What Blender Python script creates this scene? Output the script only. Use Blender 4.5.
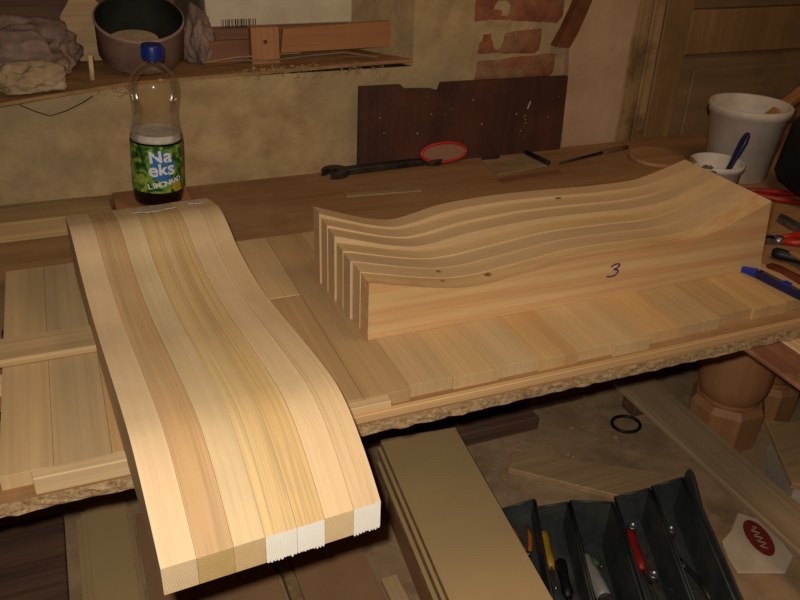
import bpy, bmesh, math, random
import numpy as np
from mathutils import Vector, Matrix, noise

random.seed(7)
SC = bpy.context.scene
COL = SC.collection
for o in list(bpy.data.objects):
    bpy.data.objects.remove(o)

# ------------------------------------------------------------------ camera
FPX = 808.0
PITCH, ROLL, YAW = math.radians(29.0), math.radians(2.3), math.radians(23.3)
CAM = Vector((0.0, 0.0, 0.62))            # the bench panel's top is z = 0, the floor z = -0.62
FW = Vector((math.sin(YAW) * math.cos(PITCH), math.cos(YAW) * math.cos(PITCH), -math.sin(PITCH)))
R0 = Vector((math.cos(YAW), -math.sin(YAW), 0.0))
U0 = R0.cross(FW)
RT = math.cos(ROLL) * R0 + math.sin(ROLL) * U0
UP = -math.sin(ROLL) * R0 + math.cos(ROLL) * U0
cd = bpy.data.cameras.new('camera')
cd.sensor_width = 36.0
cd.lens = FPX / 800.0 * 36.0
cd.clip_start = 0.01
cam = bpy.data.objects.new('camera', cd)
COL.objects.link(cam)
cam.matrix_world = Matrix(((RT.x, UP.x, -FW.x, CAM.x), (RT.y, UP.y, -FW.y, CAM.y), (RT.z, UP.z, -FW.z, CAM.z), (0, 0, 0, 1)))
SC.camera = cam

# ------------------------------------------------------------------ light
w = bpy.data.worlds.new('world')
SC.world = w
w.use_nodes = True
w.node_tree.nodes['Background'].inputs[0].default_value = (1.0, 0.8, 0.6, 1)
w.node_tree.nodes['Background'].inputs[1].default_value = 0.01
SC.view_settings.view_transform = 'Standard'
SC.view_settings.look = 'None'
SC.view_settings.gamma = 1.0
SC.view_settings.exposure = 0.0
SC.view_settings.use_curve_mapping = False

FLASH_POWER = 41.5
fl = bpy.data.lights.new('camera_flash', 'SPOT')      # the pocket camera's own flash, up and to the left of its lens
fl.energy = FLASH_POWER
fl.color = (1.0, 0.92, 0.81)
fl.spot_size = math.radians(124)
fl.spot_blend = 1.0
fl.shadow_soft_size = 0.009
flo = bpy.data.objects.new('camera_flash', fl)
COL.objects.link(flo)
flo.location = CAM + UP * 0.030 - RT * 0.024
fdir = FW * FPX + RT * (-60) + UP * (-60)
flo.rotation_euler = fdir.to_track_quat('-Z', 'Y').to_euler()

LAMP_POWER = 6.0
bl = bpy.data.lights.new('ceiling_lamp', 'AREA')      # warm shaded workshop lamp up at the ceiling, above the frame
bl.shape = 'DISK'
bl.size = 0.7
bl.energy = LAMP_POWER
bl.color = (1.0, 0.66, 0.38)
blo = bpy.data.objects.new('ceiling_lamp', bl)
COL.objects.link(blo)
blo.location = (1.1, 0.5, 1.6)

# ------------------------------------------------------------------ helpers
def ray(x, y):
    return FW * FPX + RT * (x - 400) + UP * (300 - y)
def Zp(x, y, z=0.0):                       # point of the plane z seen at a photograph position
    d = ray(x, y)
    return CAM + d * ((z - CAM.z) / d.z)
def Yp(x, y, y0):
    d = ray(x, y)
    return CAM + d * ((y0 - CAM.y) / d.y)

def lin(c):
    def f(u):
        u /= 255.0
        return u / 12.92 if u <= 0.04045 else ((u + 0.055) / 1.055) ** 2.4
    return (f(c[0]), f(c[1]), f(c[2]), 1.0)

def pmat(o):
    m = Matrix.Identity(4)
    while o is not None:
        m = o.matrix_basis @ m
        o = o.parent
    return m

def tag(o, label, cat, group=None, kind=None):
    if label: o['label'] = label
    if cat: o['category'] = cat
    if group: o['group'] = group
    if kind: o['kind'] = kind
    return o

def thing(name, loc, label, cat, rot=(0, 0, 0), group=None):
    o = bpy.data.objects.new(name, None)
    o.empty_display_size = 0.02
    COL.objects.link(o)
    o.location = loc
    o.rotation_euler = rot
    return tag(o, label, cat, group)

class MB:
    """collects shapes that end up as ONE mesh object"""
    def __init__(s):
        s.v, s.f, s.m, s.sm = [], [], [], []
    def add(s, vs, fs, mi=0, smooth=False, M=None):
        b = len(s.v)
        for p in vs:
            p = Vector(p)
            s.v.append(M @ p if M is not None else p)
        for q in fs:
            s.f.append([b + i for i in q]); s.m.append(mi); s.sm.append(smooth)
        return s
    def box(s, x0, x1, y0, y1, z0, z1, mi=0, M=None):
        vs = [(x, y, z) for z in (z0, z1) for y in (y0, y1) for x in (x0, x1)]
        fs = [(0, 2, 3, 1), (4, 5, 7, 6), (0, 1, 5, 4), (2, 6, 7, 3), (0, 4, 6, 2), (1, 3, 7, 5)]
        return s.add(vs, fs, mi, False, M)
    def prism(s, poly, t0, t1, axis='Z', mi=0, M=None, smooth=False, cap=True, mi_cap=None):
        n = len(poly)
        def mk(p, t):
            if axis == 'Z': return (p[0], p[1], t)
            if axis == 'Y': return (p[0], t, p[1])
            return (t, p[0], p[1])
        vs = [mk(p, t0) for p in poly] + [mk(p, t1) for p in poly]
        fs = [(i, (i + 1) % n, n + (i + 1) % n, n + i) for i in range(n)]
        s.add(vs, fs, mi, smooth, M)
        if cap:
            b = len(s.v) - 2 * n
            for q in (list(range(n))[::-1], list(range(n, 2 * n))):
                s.f.append([b + i for i in q]); s.m.append(mi if mi_cap is None else mi_cap); s.sm.append(False)
        return s
    def lathe(s, prof, seg=48, mi=0, M=None, smooth=True, cap0=True, cap1=True):
        vs, fs = [], []
        for r, z in prof:
            for k in range(seg):
                a = 2 * math.pi * k / seg
                vs.append((r * math.cos(a), r * math.sin(a), z))
        for i in range(len(prof) - 1):
            for k in range(seg):
                k2 = (k + 1) % seg
                fs.append((i * seg + k, i * seg + k2, (i + 1) * seg + k2, (i + 1) * seg + k))
        s.add(vs, fs, mi, smooth, M)
        b = len(s.v) - len(vs)
        if cap0:
            s.f.append([b + k for k in range(seg)][::-1]); s.m.append(mi); s.sm.append(False)
        if cap1:
            s.f.append([b + (len(prof) - 1) * seg + k for k in range(seg)]); s.m.append(mi); s.sm.append(False)
        return s
    def tube(s, pts, r, seg=10, mi=0, M=None, closed=False):
        pts = [Vector(p) for p in pts]
        n = len(pts)
        rr = r if isinstance(r, (list, tuple)) else [r] * n
        vs, fs = [], []
        prev = None
        for i, p in enumerate(pts):
            if closed: t = pts[(i + 1) % n] - pts[i - 1]
            else: t = pts[min(i + 1, n - 1)] - pts[max(i - 1, 0)]
            t.normalize()
            a = prev if prev is not None else (Vector((0, 0, 1)) if abs(t.z) < 0.9 else Vector((1, 0, 0)))
            a = (a - t * a.dot(t)).normalized()
            prev = a
            b = t.cross(a)
            for k in range(seg):
                th = 2 * math.pi * k / seg
                vs.append(p + (a * math.cos(th) + b * math.sin(th)) * rr[i])
        for i in range(n if closed else n - 1):
            j = (i + 1) % n
            for k in range(seg):
                k2 = (k + 1) % seg
                fs.append((i * seg + k, i * seg + k2, j * seg + k2, j * seg + k))
        if not closed:
            fs.append(tuple(range(seg))[::-1])
            fs.append(tuple((n - 1) * seg + k for k in range(seg)))
        return s.add(vs, fs, mi, True, M)
    def build(s, name, mats, parent=None, bevel=0.0, local=False, fix=True):
        me = bpy.data.meshes.new(name)
        inv = None
        if parent is not None and not local:
            inv = pmat(parent).inverted()
        vs = [(inv @ p) if inv is not None else p for p in s.v]
        me.from_pydata([tuple(p) for p in vs], [], s.f)
        if not isinstance(mats, (list, tuple)): mats = [mats]
        for m in mats: me.materials.append(m)
        me.polygons.foreach_set('material_index', s.m)
        me.polygons.foreach_set('use_smooth', s.sm)
        bm = bmesh.new(); bm.from_mesh(me)
        if fix: bmesh.ops.recalc_face_normals(bm, faces=bm.faces)
        if bevel > 0:
            es = [e for e in bm.edges if len(e.link_faces) == 2 and e.calc_face_angle(0) > 0.6]
            bmesh.ops.bevel(bm, geom=es, offset=bevel, segments=1, affect='EDGES', clamp_overlap=True)
        bm.to_mesh(me); bm.free()
        me.update()
        o = bpy.data.objects.new(name, me)
        COL.objects.link(o)
        if parent is not None: o.parent = parent
        return o

def copy_tree(o, parent=None):
    c = o.copy(); COL.objects.link(c)
    if parent is not None: c.parent = parent
    for ch in o.children: copy_tree(ch, c)
    return c

def struct(o, label=None):
    o['kind'] = 'structure'
    if label: o['label'] = label
    return o

def spline(pts, n):
    """smooth curve through (t, value) points"""
    x = np.array([p[0] for p in pts], float); y = np.array([p[1] for p in pts], float)
    h = np.diff(x); d = np.diff(y) / h
    m = np.zeros_like(y)
    for i in range(1, len(x) - 1):
        m[i] = (d[i - 1] * h[i] + d[i] * h[i - 1]) / (h[i - 1] + h[i])
    m[0], m[-1] = d[0], d[-1]
    out = []
    for t in np.linspace(x[0], x[-1], n):
        i = min(max(np.searchsorted(x, t) - 1, 0), len(h) - 1)
        u = (t - x[i]) / h[i]
        v = ((1 + 2 * u) * (1 - u) ** 2 * y[i] + u * (1 - u) ** 2 * h[i] * m[i] + u * u * (3 - 2 * u) * y[i + 1] + u * u * (u - 1) * h[i] * m[i + 1])
        out.append((float(t), float(v)))
    return out

def text_shape(body, size, bold=0.0, depth=0.0006, shear=0.0):
    cu = bpy.data.curves.new('tmp', 'FONT')
    cu.body = body; cu.size = size; cu.align_x = 'CENTER'; cu.align_y = 'CENTER'
    cu.offset = bold; cu.extrude = depth; cu.shear = shear; cu.resolution_u = 4
    o = bpy.data.objects.new('tmp', cu)
    COL.objects.link(o)
    dg = bpy.context.evaluated_depsgraph_get()
    me = bpy.data.meshes.new_from_object(o.evaluated_get(dg))
    vs = [v.co.copy() for v in me.vertices]; fs = [list(p.vertices) for p in me.polygons]
    bpy.data.objects.remove(o); bpy.data.curves.remove(cu); bpy.data.meshes.remove(me)
    return vs, fs

# ------------------------------------------------------------------ materials
def nodes(name):
    m = bpy.data.materials.new(name); m.use_nodes = True
    nt = m.node_tree
    return m, nt, nt.nodes['Principled BSDF']

def N(nt, t, **kw):
    n = nt.nodes.new(t)
    for k, v in kw.items():
        if k.startswith('i_'): n.inputs[k[2:].replace('_', ' ')].default_value = v
        else: setattr(n, k, v)
    return n

def mapped(nt, scale=(1, 1, 1), loc=(0, 0, 0), rot=(0, 0, 0)):
    tc = N(nt, 'ShaderNodeTexCoord')
    mp = N(nt, 'ShaderNodeMapping')
    mp.inputs['Scale'].default_value = scale; mp.inputs['Location'].default_value = loc; mp.inputs['Rotation'].default_value = rot
    nt.links.new(tc.outputs['Object'], mp.inputs['Vector'])
    return mp.outputs['Vector']

def ramp(nt, fac, stops):
    r = N(nt, 'ShaderNodeValToRGB')
    el = r.color_ramp.elements
    while len(el) > 1: el.remove(el[-1])
    for i, (p, c) in enumerate(stops):
        e = el[0] if i == 0 else el.new(p)
        e.position = p; e.color = c
    nt.links.new(fac, r.inputs['Fac'])
    return r.outputs['Color']

def mixc(nt, fac, a, b, mode='MIX'):
    m = N(nt, 'ShaderNodeMix', data_type='RGBA', blend_type=mode)
    for sock, v in ((m.inputs['Factor'], fac), (m.inputs['A'], a), (m.inputs['B'], b)):
        pass
    def put(i, v):
        if hasattr(v, 'is_linked'): nt.links.new(v, m.inputs[i])
        else: m.inputs[i].default_value = v
    put(0, fac); put(6, a); put(7, b)
    return m.outputs[2]

def bump(nt, bs, h, strength=0.3, dist=0.002):
    b = N(nt, 'ShaderNodeBump'); b.inputs['Strength'].default_value = strength; b.inputs['Distance'].default_value = dist
    nt.links.new(h, b.inputs['Height']); nt.links.new(b.outputs['Normal'], bs.inputs['Normal'])

def wood(name, c1, c2, axis='Y', seed=0, lines=0.35, line_col=None, rough=0.62, fine=170, stain=None, knots=None, spec=0.3, zs=1.0):
    m, nt, bs = nodes(name)
    ai = 'XYZ'.index(axis)
    rnd = random.Random(seed * 13 + 5)
    loc = tuple(rnd.uniform(-9, 9) for _ in range(3))
    sc = [9, 9, 9 * zs]; sc[ai] = 0.9
    n1 = N(nt, 'ShaderNodeTexNoise', i_Scale=2.2, i_Detail=5.0, i_Roughness=0.6, i_Distortion=0.15)
    nt.links.new(mapped(nt, sc, loc), n1.inputs['Vector'])
    col = ramp(nt, n1.outputs[0], [(0.3, lin(c2)), (0.7, lin(c1))])
    sc = [fine, fine, fine * zs]; sc[ai] = 1.6
    n2 = N(nt, 'ShaderNodeTexNoise', i_Scale=1.0, i_Detail=2.0, i_Distortion=0.0)
    nt.links.new(mapped(nt, sc, loc), n2.inputs['Vector'])
    fac = ramp(nt, n2.outputs[0], [(0.45, (0, 0, 0, 1)), (0.66, (lines, lines, lines, 1))])
    lc = line_col or tuple(int(c * 0.66) for c in c2)
    col = mixc(nt, fac, col, lin(lc))
    if stain:
        n3 = N(nt, 'ShaderNodeTexNoise', i_Scale=stain[1], i_Detail=6.0, i_Roughness=0.65)
        nt.links.new(mapped(nt, (1, 1, 1), loc), n3.inputs['Vector'])
        f3 = ramp(nt, n3.outputs[0], [(0.48, (0, 0, 0, 1)), (0.72, (stain[2],) * 3 + (1,))])
        col = mixc(nt, f3, col, lin(stain[0]))
    for (kx, ky, kz, kr) in (knots or []):
        tc = N(nt, 'ShaderNodeTexCoord')
        d = N(nt, 'ShaderNodeVectorMath', operation='DISTANCE'); d.inputs[1].default_value = (kx, ky, kz)
        nt.links.new(tc.outputs['Object'], d.inputs[0])
        mr = N(nt, 'ShaderNodeMapRange'); mr.inputs[1].default_value = kr * 0.5; mr.inputs[2].default_value = kr; mr.inputs[3].default_value = 0.9; mr.inputs[4].default_value = 0.0
        nt.links.new(d.outputs['Value'], mr.inputs[0])
        col = mixc(nt, mr.outputs[0], col, lin((104, 66, 38)))
    nt.links.new(col, bs.inputs['Base Color'])
    bs.inputs['Roughness'].default_value = rough
    bs.inputs['Specular IOR Level'].default_value = spec
    bump(nt, bs, n2.outputs[0], 0.12, 0.0008)
    return m

def endgrain(name, c1, c2, centre, freq=420, rough=0.75):
    """growth rings cut across"""
    m, nt, bs = nodes(name)
    v = mapped(nt, (1, 1, 1), tuple(-c for c in centre))
    wv = N(nt, 'ShaderNodeTexWave', wave_type='RINGS', rings_direction='Y', i_Scale=freq / 6.0, i_Distortion=2.5, i_Detail=2.0)
    wv.inputs['Detail Scale'].default_value = 1.0
    nt.links.new(v, wv.inputs['Vector'])
    col = ramp(nt, wv.outputs['Fac'], [(0.1, lin(tuple((a_ + b_) // 2 for a_, b_ in zip(c1, c2)))), (0.8, lin(c1))])
    n = N(nt, 'ShaderNodeTexNoise', i_Scale=60.0, i_Detail=4.0)
    nt.links.new(v, n.inputs['Vector'])
    col = mixc(nt, 0.25, col, n.outputs[0], 'SOFT_LIGHT')
    nt.links.new(col, bs.inputs['Base Color'])
    bs.inputs['Roughness'].default_value = rough
    bs.inputs['Specular IOR Level'].default_value = 0.2
    bump(nt, bs, wv.outputs['Fac'], 0.1, 0.0006)
    return m

def mottled(name, c1, c2, scale=12.0, c3=None, s3=4.0, a3=0.7, rough=0.85, bs_=0.3, bd=0.003, spec=0.2, metal=0.0, th=(0.35, 0.65)):
    m, nt, bs = nodes(name)
    v = mapped(nt)
    n = N(nt, 'ShaderNodeTexNoise', i_Scale=scale, i_Detail=7.0, i_Roughness=0.62)
    nt.links.new(v, n.inputs['Vector'])
    col = ramp(nt, n.outputs[0], [(th[0], lin(c2)), (th[1], lin(c1))])
    if c3:
        n3 = N(nt, 'ShaderNodeTexNoise', i_Scale=s3, i_Detail=5.0, i_Roughness=0.6)
        nt.links.new(mapped(nt, (1, 1, 1), (3.1, 1.7, 5.3)), n3.inputs['Vector'])
        f = ramp(nt, n3.outputs[0], [(0.47, (0, 0, 0, 1)), (0.64, (a3, a3, a3, 1))])
        col = mixc(nt, f, col, lin(c3))
    nt.links.new(col, bs.inputs['Base Color'])
    bs.inputs['Roughness'].default_value = rough
    bs.inputs['Metallic'].default_value = metal
    bs.inputs['Specular IOR Level'].default_value = spec
    if bs_ > 0:
        nb = N(nt, 'ShaderNodeTexNoise', i_Scale=scale * 5, i_Detail=5.0)
        nt.links.new(v, nb.inputs['Vector'])
        bump(nt, bs, nb.outputs[0], bs_, bd)
    return m

def plain(name, c, rough=0.5, metal=0.0, spec=0.4, var=0.12):
    d = tuple(max(0, int(x * (1 - var))) for x in c)
    return mottled(name, c, d, 40.0, rough=rough, metal=metal, spec=spec, bs_=0.05, bd=0.0005)

def dusty(c, k=0.3):
    return tuple(int(a * (1 - k) + b * k) for a, b in zip(c, (120, 100, 80)))

M = {}
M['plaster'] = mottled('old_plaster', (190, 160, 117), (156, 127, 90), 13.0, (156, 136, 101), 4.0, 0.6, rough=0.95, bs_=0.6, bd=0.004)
M['plaster_pink'] = mottled('pink_plaster', (196, 162, 128), (172, 138, 104), 7.0, (164, 130, 96), 5.0, 0.4, rough=0.95, bs_=0.3, bd=0.003)
M['brick'] = mottled('old_brick', (156, 96, 66), (118, 70, 50), 22.0, (146, 118, 86), 16.0, 0.75, rough=0.95, bs_=0.5, bd=0.004)
M['clay'] = mottled('clay_edge', (122, 74, 46), (96, 58, 36), 18.0, rough=0.95)
M['niche'] = mottled('shaded_niche_plaster', (92, 78, 60), (56, 47, 37), 6.0, rough=0.98, bs_=0.4)  # shade of the recess put into the niche plaster's colour
M['floor'] = mottled('dusty_floor', (184, 152, 116), (144, 116, 84), 6.0, (194, 162, 124), 14.0, 0.6, rough=0.97, bs_=0.6, bd=0.006)
M['dark_wall'] = mottled('whitewash', (136, 118, 94), (112, 96, 74), 4.0, rough=0.95)
M['door'] = wood('old_door_paint', (160, 124, 80), (130, 98, 62), 'Z', 3, 0.2, stain=((104, 78, 50), 5.0, 0.6))
M['door_panel'] = wood('old_door_panel', (140, 112, 78), (118, 92, 62), 'X', 4, 0.12, stain=((92, 72, 48), 4.0, 0.7))
M['casing'] = wood('flaked_casing', (176, 144, 100), (148, 116, 76), 'Z', 5, 0.35, stain=((78, 46, 26), 9.0, 0.85))
M['darkpanel'] = wood('dark_brown_panel', (80, 51, 40), (62, 40, 31), 'Z', 6, 0.25, rough=0.5, stain=((104, 58, 42), 7.0, 0.6))
M['worktop'] = wood('brown_worktop', (164, 124, 82), (138, 100, 64), 'X', 8, 0.2, stain=((168, 138, 100), 6.0, 0.6), rough=0.7)
M['chip'] = mottled('chipboard_edge', (196, 162, 116), (142, 108, 72), 230.0, (206, 178, 136), 120.0, 0.7, rough=0.95, bs_=0.8, bd=0.003)
M['darkwood'] = wood('dark_old_timber', (124, 92, 72), (88, 64, 50), 'X', 9, 0.4, rough=0.85)
M['darkwood_z'] = wood('dark_old_post', (130, 94, 70), (92, 66, 50), 'Z', 10, 0.4, rough=0.85)
M['mdf'] = mottled('mdf_sheet', (192, 162, 114), (180, 150, 104), 3.0, rough=0.8, bs_=0.08, bd=0.0006)
M['mdf_edge'] = mottled('mdf_cut_edge', (176, 146, 102), (140, 112, 76), 60.0, rough=0.9, bs_=0.2)
M['hardboard'] = mottled('hardboard', (172, 132, 94), (154, 116, 82), 5.0, rough=0.75, bs_=0.08, bd=0.0006)
M['greyplank'] = wood('weathered_plank', (190, 162, 124), (160, 132, 98), 'Y', 12, 0.3, stain=((150, 122, 90), 7.0, 0.5), rough=0.85)
M['paleplank'] = wood('pale_plank', (216, 184, 136), (196, 162, 114), 'Y', 13, 0.35)
M['paleplank_x'] = wood('pale_plank_across', (196, 162, 118), (174, 140, 98), 'X', 14, 0.35)
M['slat'] = wood('pale_slat', (200, 168, 122), (176, 144, 100), 'X', 15, 0.25)
M['slat2'] = wood('planed_slat', (214, 184, 140), (192, 160, 116), 'X', 16, 0.25)
M['timber'] = wood('raw_timber', (190, 156, 108), (156, 124, 80), 'X', 17, 0.3)
M['white_plastic'] = mottled('dusty_white_plastic', (212, 198, 180), (190, 176, 156), 14.0, (170, 154, 132), 9.0, 0.45, rough=0.5, bs_=0.1, spec=0.4)
M['white_tub'] = mottled('tub_plastic', (214, 204, 192), (188, 176, 160), 20.0, rough=0.45, bs_=0.05, spec=0.4)
M['black_plastic'] = mottled('black_plastic', (30, 31, 28), (20, 21, 19), 10.0, rough=0.55, bs_=0.1)
M['black_rubber'] = plain('black_rubber', (16, 16, 18), 0.5)
M['steel_dark'] = mottled('dark_forged_steel', (74, 68, 62), (50, 45, 41), 30.0, rough=0.45, metal=0.6, bs_=0.15, bd=0.0008)
M['steel'] = mottled('worn_steel', (158, 154, 148), (110, 104, 98), 40.0, rough=0.35, metal=0.85, bs_=0.05)
M['red_plastic'] = plain('red_plastic', (186, 44, 30), 0.35)
M['red_dark'] = plain('dusty_red_plastic', (150, 28, 22), 0.45)
M['blue_plastic'] = plain('blue_plastic', (28, 52, 160), 0.35)
M['blue_dark'] = plain('dark_blue_plastic', (28, 30, 72), 0.4)
M['navy'] = plain('navy_ink', (30, 40, 104), 0.6)
M['yellow_plastic'] = plain('yellow_plastic', (190, 140, 30), 0.45)
M['orange_plastic'] = plain('orange_plastic', (206, 104, 28), 0.45)
M['green_plastic'] = plain('green_plastic', (60, 104, 60), 0.45)
M['brown_handle'] = wood('brown_handle', (112, 50, 28), (80, 34, 20), 'X', 18, 0.2, rough=0.35, spec=0.5)
M['tan_handle'] = wood('tan_handle', (178, 128, 78), (150, 104, 60), 'Z', 19, 0.2, rough=0.5)
M['toolbox'] = mottled('slate_painted_steel', (62, 66, 66), (46, 50, 50), 18.0, (92, 86, 74), 8.0, 0.5, rough=0.5, bs_=0.1, spec=0.5)
M['cloth'] = mottled('dusty_mauve_cloth', (150, 122, 110), (112, 90, 82), 26.0, (168, 140, 110), 9.0, 0.5, rough=1.0, bs_=0.5, bd=0.002)
M['glove'] = mottled('tan_work_cloth', (176, 150, 116), (142, 118, 88), 24.0, rough=1.0, bs_=0.5, bd=0.002)
M['tin_out'] = mottled('dusty_mauve_tin', (164, 132, 116), (132, 104, 92), 20.0, rough=0.8, bs_=0.1)
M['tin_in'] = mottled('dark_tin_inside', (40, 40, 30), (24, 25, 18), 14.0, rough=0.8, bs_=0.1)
M['card'] = mottled('dusty_cardboard', (214, 196, 164), (196, 178, 146), 16.0, rough=0.9, bs_=0.1)
M['redwood'] = wood('orange_brown_wood', (176, 120, 76), (150, 98, 60), 'X', 20, 0.25)
M['redwood2'] = wood('orange_brown_block', (184, 128, 84), (160, 106, 66), 'Z', 21, 0.2)
M['brownwood'] = wood('mid_brown_wood', (140, 94, 64), (112, 72, 48), 'X', 22, 0.3)
M['turned'] = wood('turned_oak', (188, 136, 92), (162, 110, 70), 'Z', 23, 0.15, rough=0.5, stain=((170, 116, 74), 6.0, 0.6))
M['redboard'] = wood('red_brown_board', (140, 94, 68), (112, 72, 52), 'Y', 24, 0.3, stain=((196, 146, 98), 8.0, 0.75))
M['ink'] = plain('black_print', (34, 30, 28), 0.8)
M['wire'] = plain('dark_wire', (52, 40, 32), 0.6)
M['shaving'] = mottled('shavings', (182, 150, 104), (140, 110, 72), 30.0, rough=0.9, bs_=0)
M['web'] = plain('dusty_strip', (150, 134, 112), 0.9)
M['paper'] = mottled('torn_white_paper', (198, 190, 172), (172, 160, 138), 30.0, rough=0.95, bs_=0.2)
M['disc'] = wood('round_board_wood', (178, 134, 94), (156, 112, 76), 'X', 25, 0.25)
M['thin_sheet'] = wood('thin_grey_sheet', (178, 150, 112), (154, 126, 92), 'X', 26, 0.3, stain=((92, 70, 50), 10.0, 0.5))
M['pack'] = mottled('white_packaging', (222, 204, 174), (200, 180, 150), 12.0, rough=0.7, bs_=0.1)
M['rubble'] = mottled('dark_rubble', (130, 104, 82), (92, 70, 54), 24.0, rough=1.0, bs_=0.5)
M['speck'] = plain('paint_speck', (190, 176, 150), 0.8)

# ------------------------------------------------------------------ setting
WY = 1.69
FL = -0.62
struct(MB().box(-1.6, 3.0, -1.6, 2.2, FL - 0.05, FL).build('floor', M['floor']), 'dusty brown concrete floor under the workbench')
struct(MB().box(-1.6, 3.0, -1.6, 2.2, 1.65, 1.7).build('ceiling', M['dark_wall']))
struct(MB().box(-1.65, -1.6, -1.6, 2.2, FL, 1.65).build('wall_left', M['dark_wall']))
struct(MB().box(3.0, 3.05, -1.6, 2.2, FL, 1.65).build('wall_right', M['dark_wall']))
struct(MB().box(-1.6, 3.0, -1.65, -1.6, FL, 1.65).build('wall_front', M['dark_wall']))

wb = MB()
NX1, NZ0, NZ1, NY = 0.735, 0.20, 0.62, 1.96        # the niche above the shelf
def wallgrid(x0, x1, z0, z1, nx, nz, seed):
    vs, fs = [], []
    for j in range(nz + 1):
        for i in range(nx + 1):
            x = x0 + (x1 - x0) * i / nx; z = z0 + (z1 - z0) * j / nz
            e = 0 if i in (0, nx) or j in (0, nz) else 1
            d = noise.noise(Vector((x * 4, z * 4, seed))) * 0.006 + noise.noise(Vector((x * 14, z * 14, seed))) * 0.003
            vs.append((x, WY + e * d, z))
    for j in range(nz):
        for i in range(nx):
            a = j * (nx + 1) + i
            fs.append((a, a + 1, a + nx + 2, a + nx + 1))
    wb.add(vs, fs, 0, True)
wallgrid(-1.6, NX1, FL, NZ0, 70, 30, 1)
wallgrid(NX1, 3.0, FL, 1.65, 60, 60, 2)
wallgrid(-1.6, NX1, NZ1, 1.65, 40, 20, 3)
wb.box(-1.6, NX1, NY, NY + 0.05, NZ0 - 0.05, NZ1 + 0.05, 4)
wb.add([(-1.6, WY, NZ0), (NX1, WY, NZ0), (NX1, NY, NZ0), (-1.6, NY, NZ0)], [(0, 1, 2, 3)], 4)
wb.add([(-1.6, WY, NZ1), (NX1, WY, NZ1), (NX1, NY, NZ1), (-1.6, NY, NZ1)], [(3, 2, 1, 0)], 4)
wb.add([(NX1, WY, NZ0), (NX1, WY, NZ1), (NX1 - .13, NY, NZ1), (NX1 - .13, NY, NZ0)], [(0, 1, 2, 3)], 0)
# exposed bricks
def brick(px0, py0, px1, py1, dep):
    a, b = Yp(px0, py0, WY), Yp(px1, py1, WY)
    nx, nz = 14, 6
    vs, fs = [], []
    for j in range(nz + 1):
        for i in range(nx + 1):
            x = a.x + (b.x - a.x) * i / nx; z = b.z + (a.z - b.z) * j / nz
            edge = i in (0, nx) or j in (0, nz)
            q = Vector((x * 30, z * 30, 3))
            vs.append((x + (noise.noise(q) * 0.006 if edge else 0), WY + 0.004 - (0 if edge else dep + noise.noise(q) * 0.003), z + (noise.noise(q + Vector((9, 0, 0))) * 0.004 if edge else 0)))
    for j in range(nz):
        for i in range(nx):
            k = j * (nx + 1) + i
            fs.append((k, k + 1, k + nx + 2, k + nx + 1))
    wb.add(vs, fs, 2, True)
brick(470, -14, 564, 23, 0.008)
brick(474, 30, 540, 54, 0.007)
brick(472, 58, 553, 78, 0.008)
brick(450, -60, 520, -22, 0.008)
# the thicker coat of pinkish plaster beside the door and its broken brown edge
edge_px = [(559, 137), (562, 105), (565, 75), (566, 46), (575, 30), (583, 12), (588, 0), (592, -25), (593, -60)]
ep = [Yp(x, y, WY) for x, y in edge_px]
poly = [(p.x, p.z) for p in ep] + [(1.335, ep[-1].z), (1.335, FL), (ep[0].x, FL)]
wb.prism(poly, WY - 0.014, WY + 0.01, 'Y', 1)
arc = ep[3:]
band = [(p.x - 0.004, p.z) for p in arc] + [(p.x - 0.042, p.z + 0.004) for p in reversed(arc)]
wb.prism(band, WY - 0.022, WY + 0.01, 'Y', 3)
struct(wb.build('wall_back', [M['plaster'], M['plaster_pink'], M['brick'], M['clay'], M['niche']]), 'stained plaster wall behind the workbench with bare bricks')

# old door at the right with its casing
cs = MB()
for (x0, x1, y) in ((1.312, 1.352, WY - 0.019), (1.352, 1.366, WY - 0.010), (1.366, 1.40, WY - 0.016)):
    cs.box(x0, x1, y, WY + 0.01, FL, 1.3)
struct(cs.build('trim_1', M['casing'], bevel=0.004), 'flaking wooden casing beside the old door')
dr = struct(thing('door_1', (1.85, WY, FL), 'old brown panelled door behind the bucket', None))
dm = MB()
a = Yp(680, 52, WY).x
dm.box(1.402, 1.485, WY - 0.019, WY + 0.01, FL, 1.3)
dm.box(2.2, 2.3, WY - 0.019, WY + 0.01, FL, 1.3)
for z0, z1 in ((0.19, 0.30), (-0.3, -0.2), (1.2, 1.3)):
    dm.box(1.485, 2.2, WY - 0.018, WY + 0.01, z0, z1)
dm.build('frame', M['door'], dr, bevel=0.003)
pm = MB()
pm.box(1.485, 2.2, WY - 0.006, WY + 0.004, -0.2, 0.19)
pm.box(1.53, 2.15, WY - 0.013, WY - 0.006, -0.16, 0.15)
pm.box(1.485, 2.2, WY - 0.006, WY + 0.004, 0.30, 1.2)
pm.box(1.53, 2.15, WY - 0.013, WY - 0.006, 0.335, 1.16)
pm.box(1.485, 2.2, WY - 0.006, WY + 0.004, FL, -0.3)
pm.build('panel', M['door_panel'], dr, bevel=0.004)

# ------------------------------------------------------------------ workbench
bench = thing('workbench', (0.7, 1.2, FL), 'long brown wooden workbench with a rough chipboard front edge', 'workbench')
TOP = -0.02
tb = MB()
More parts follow.
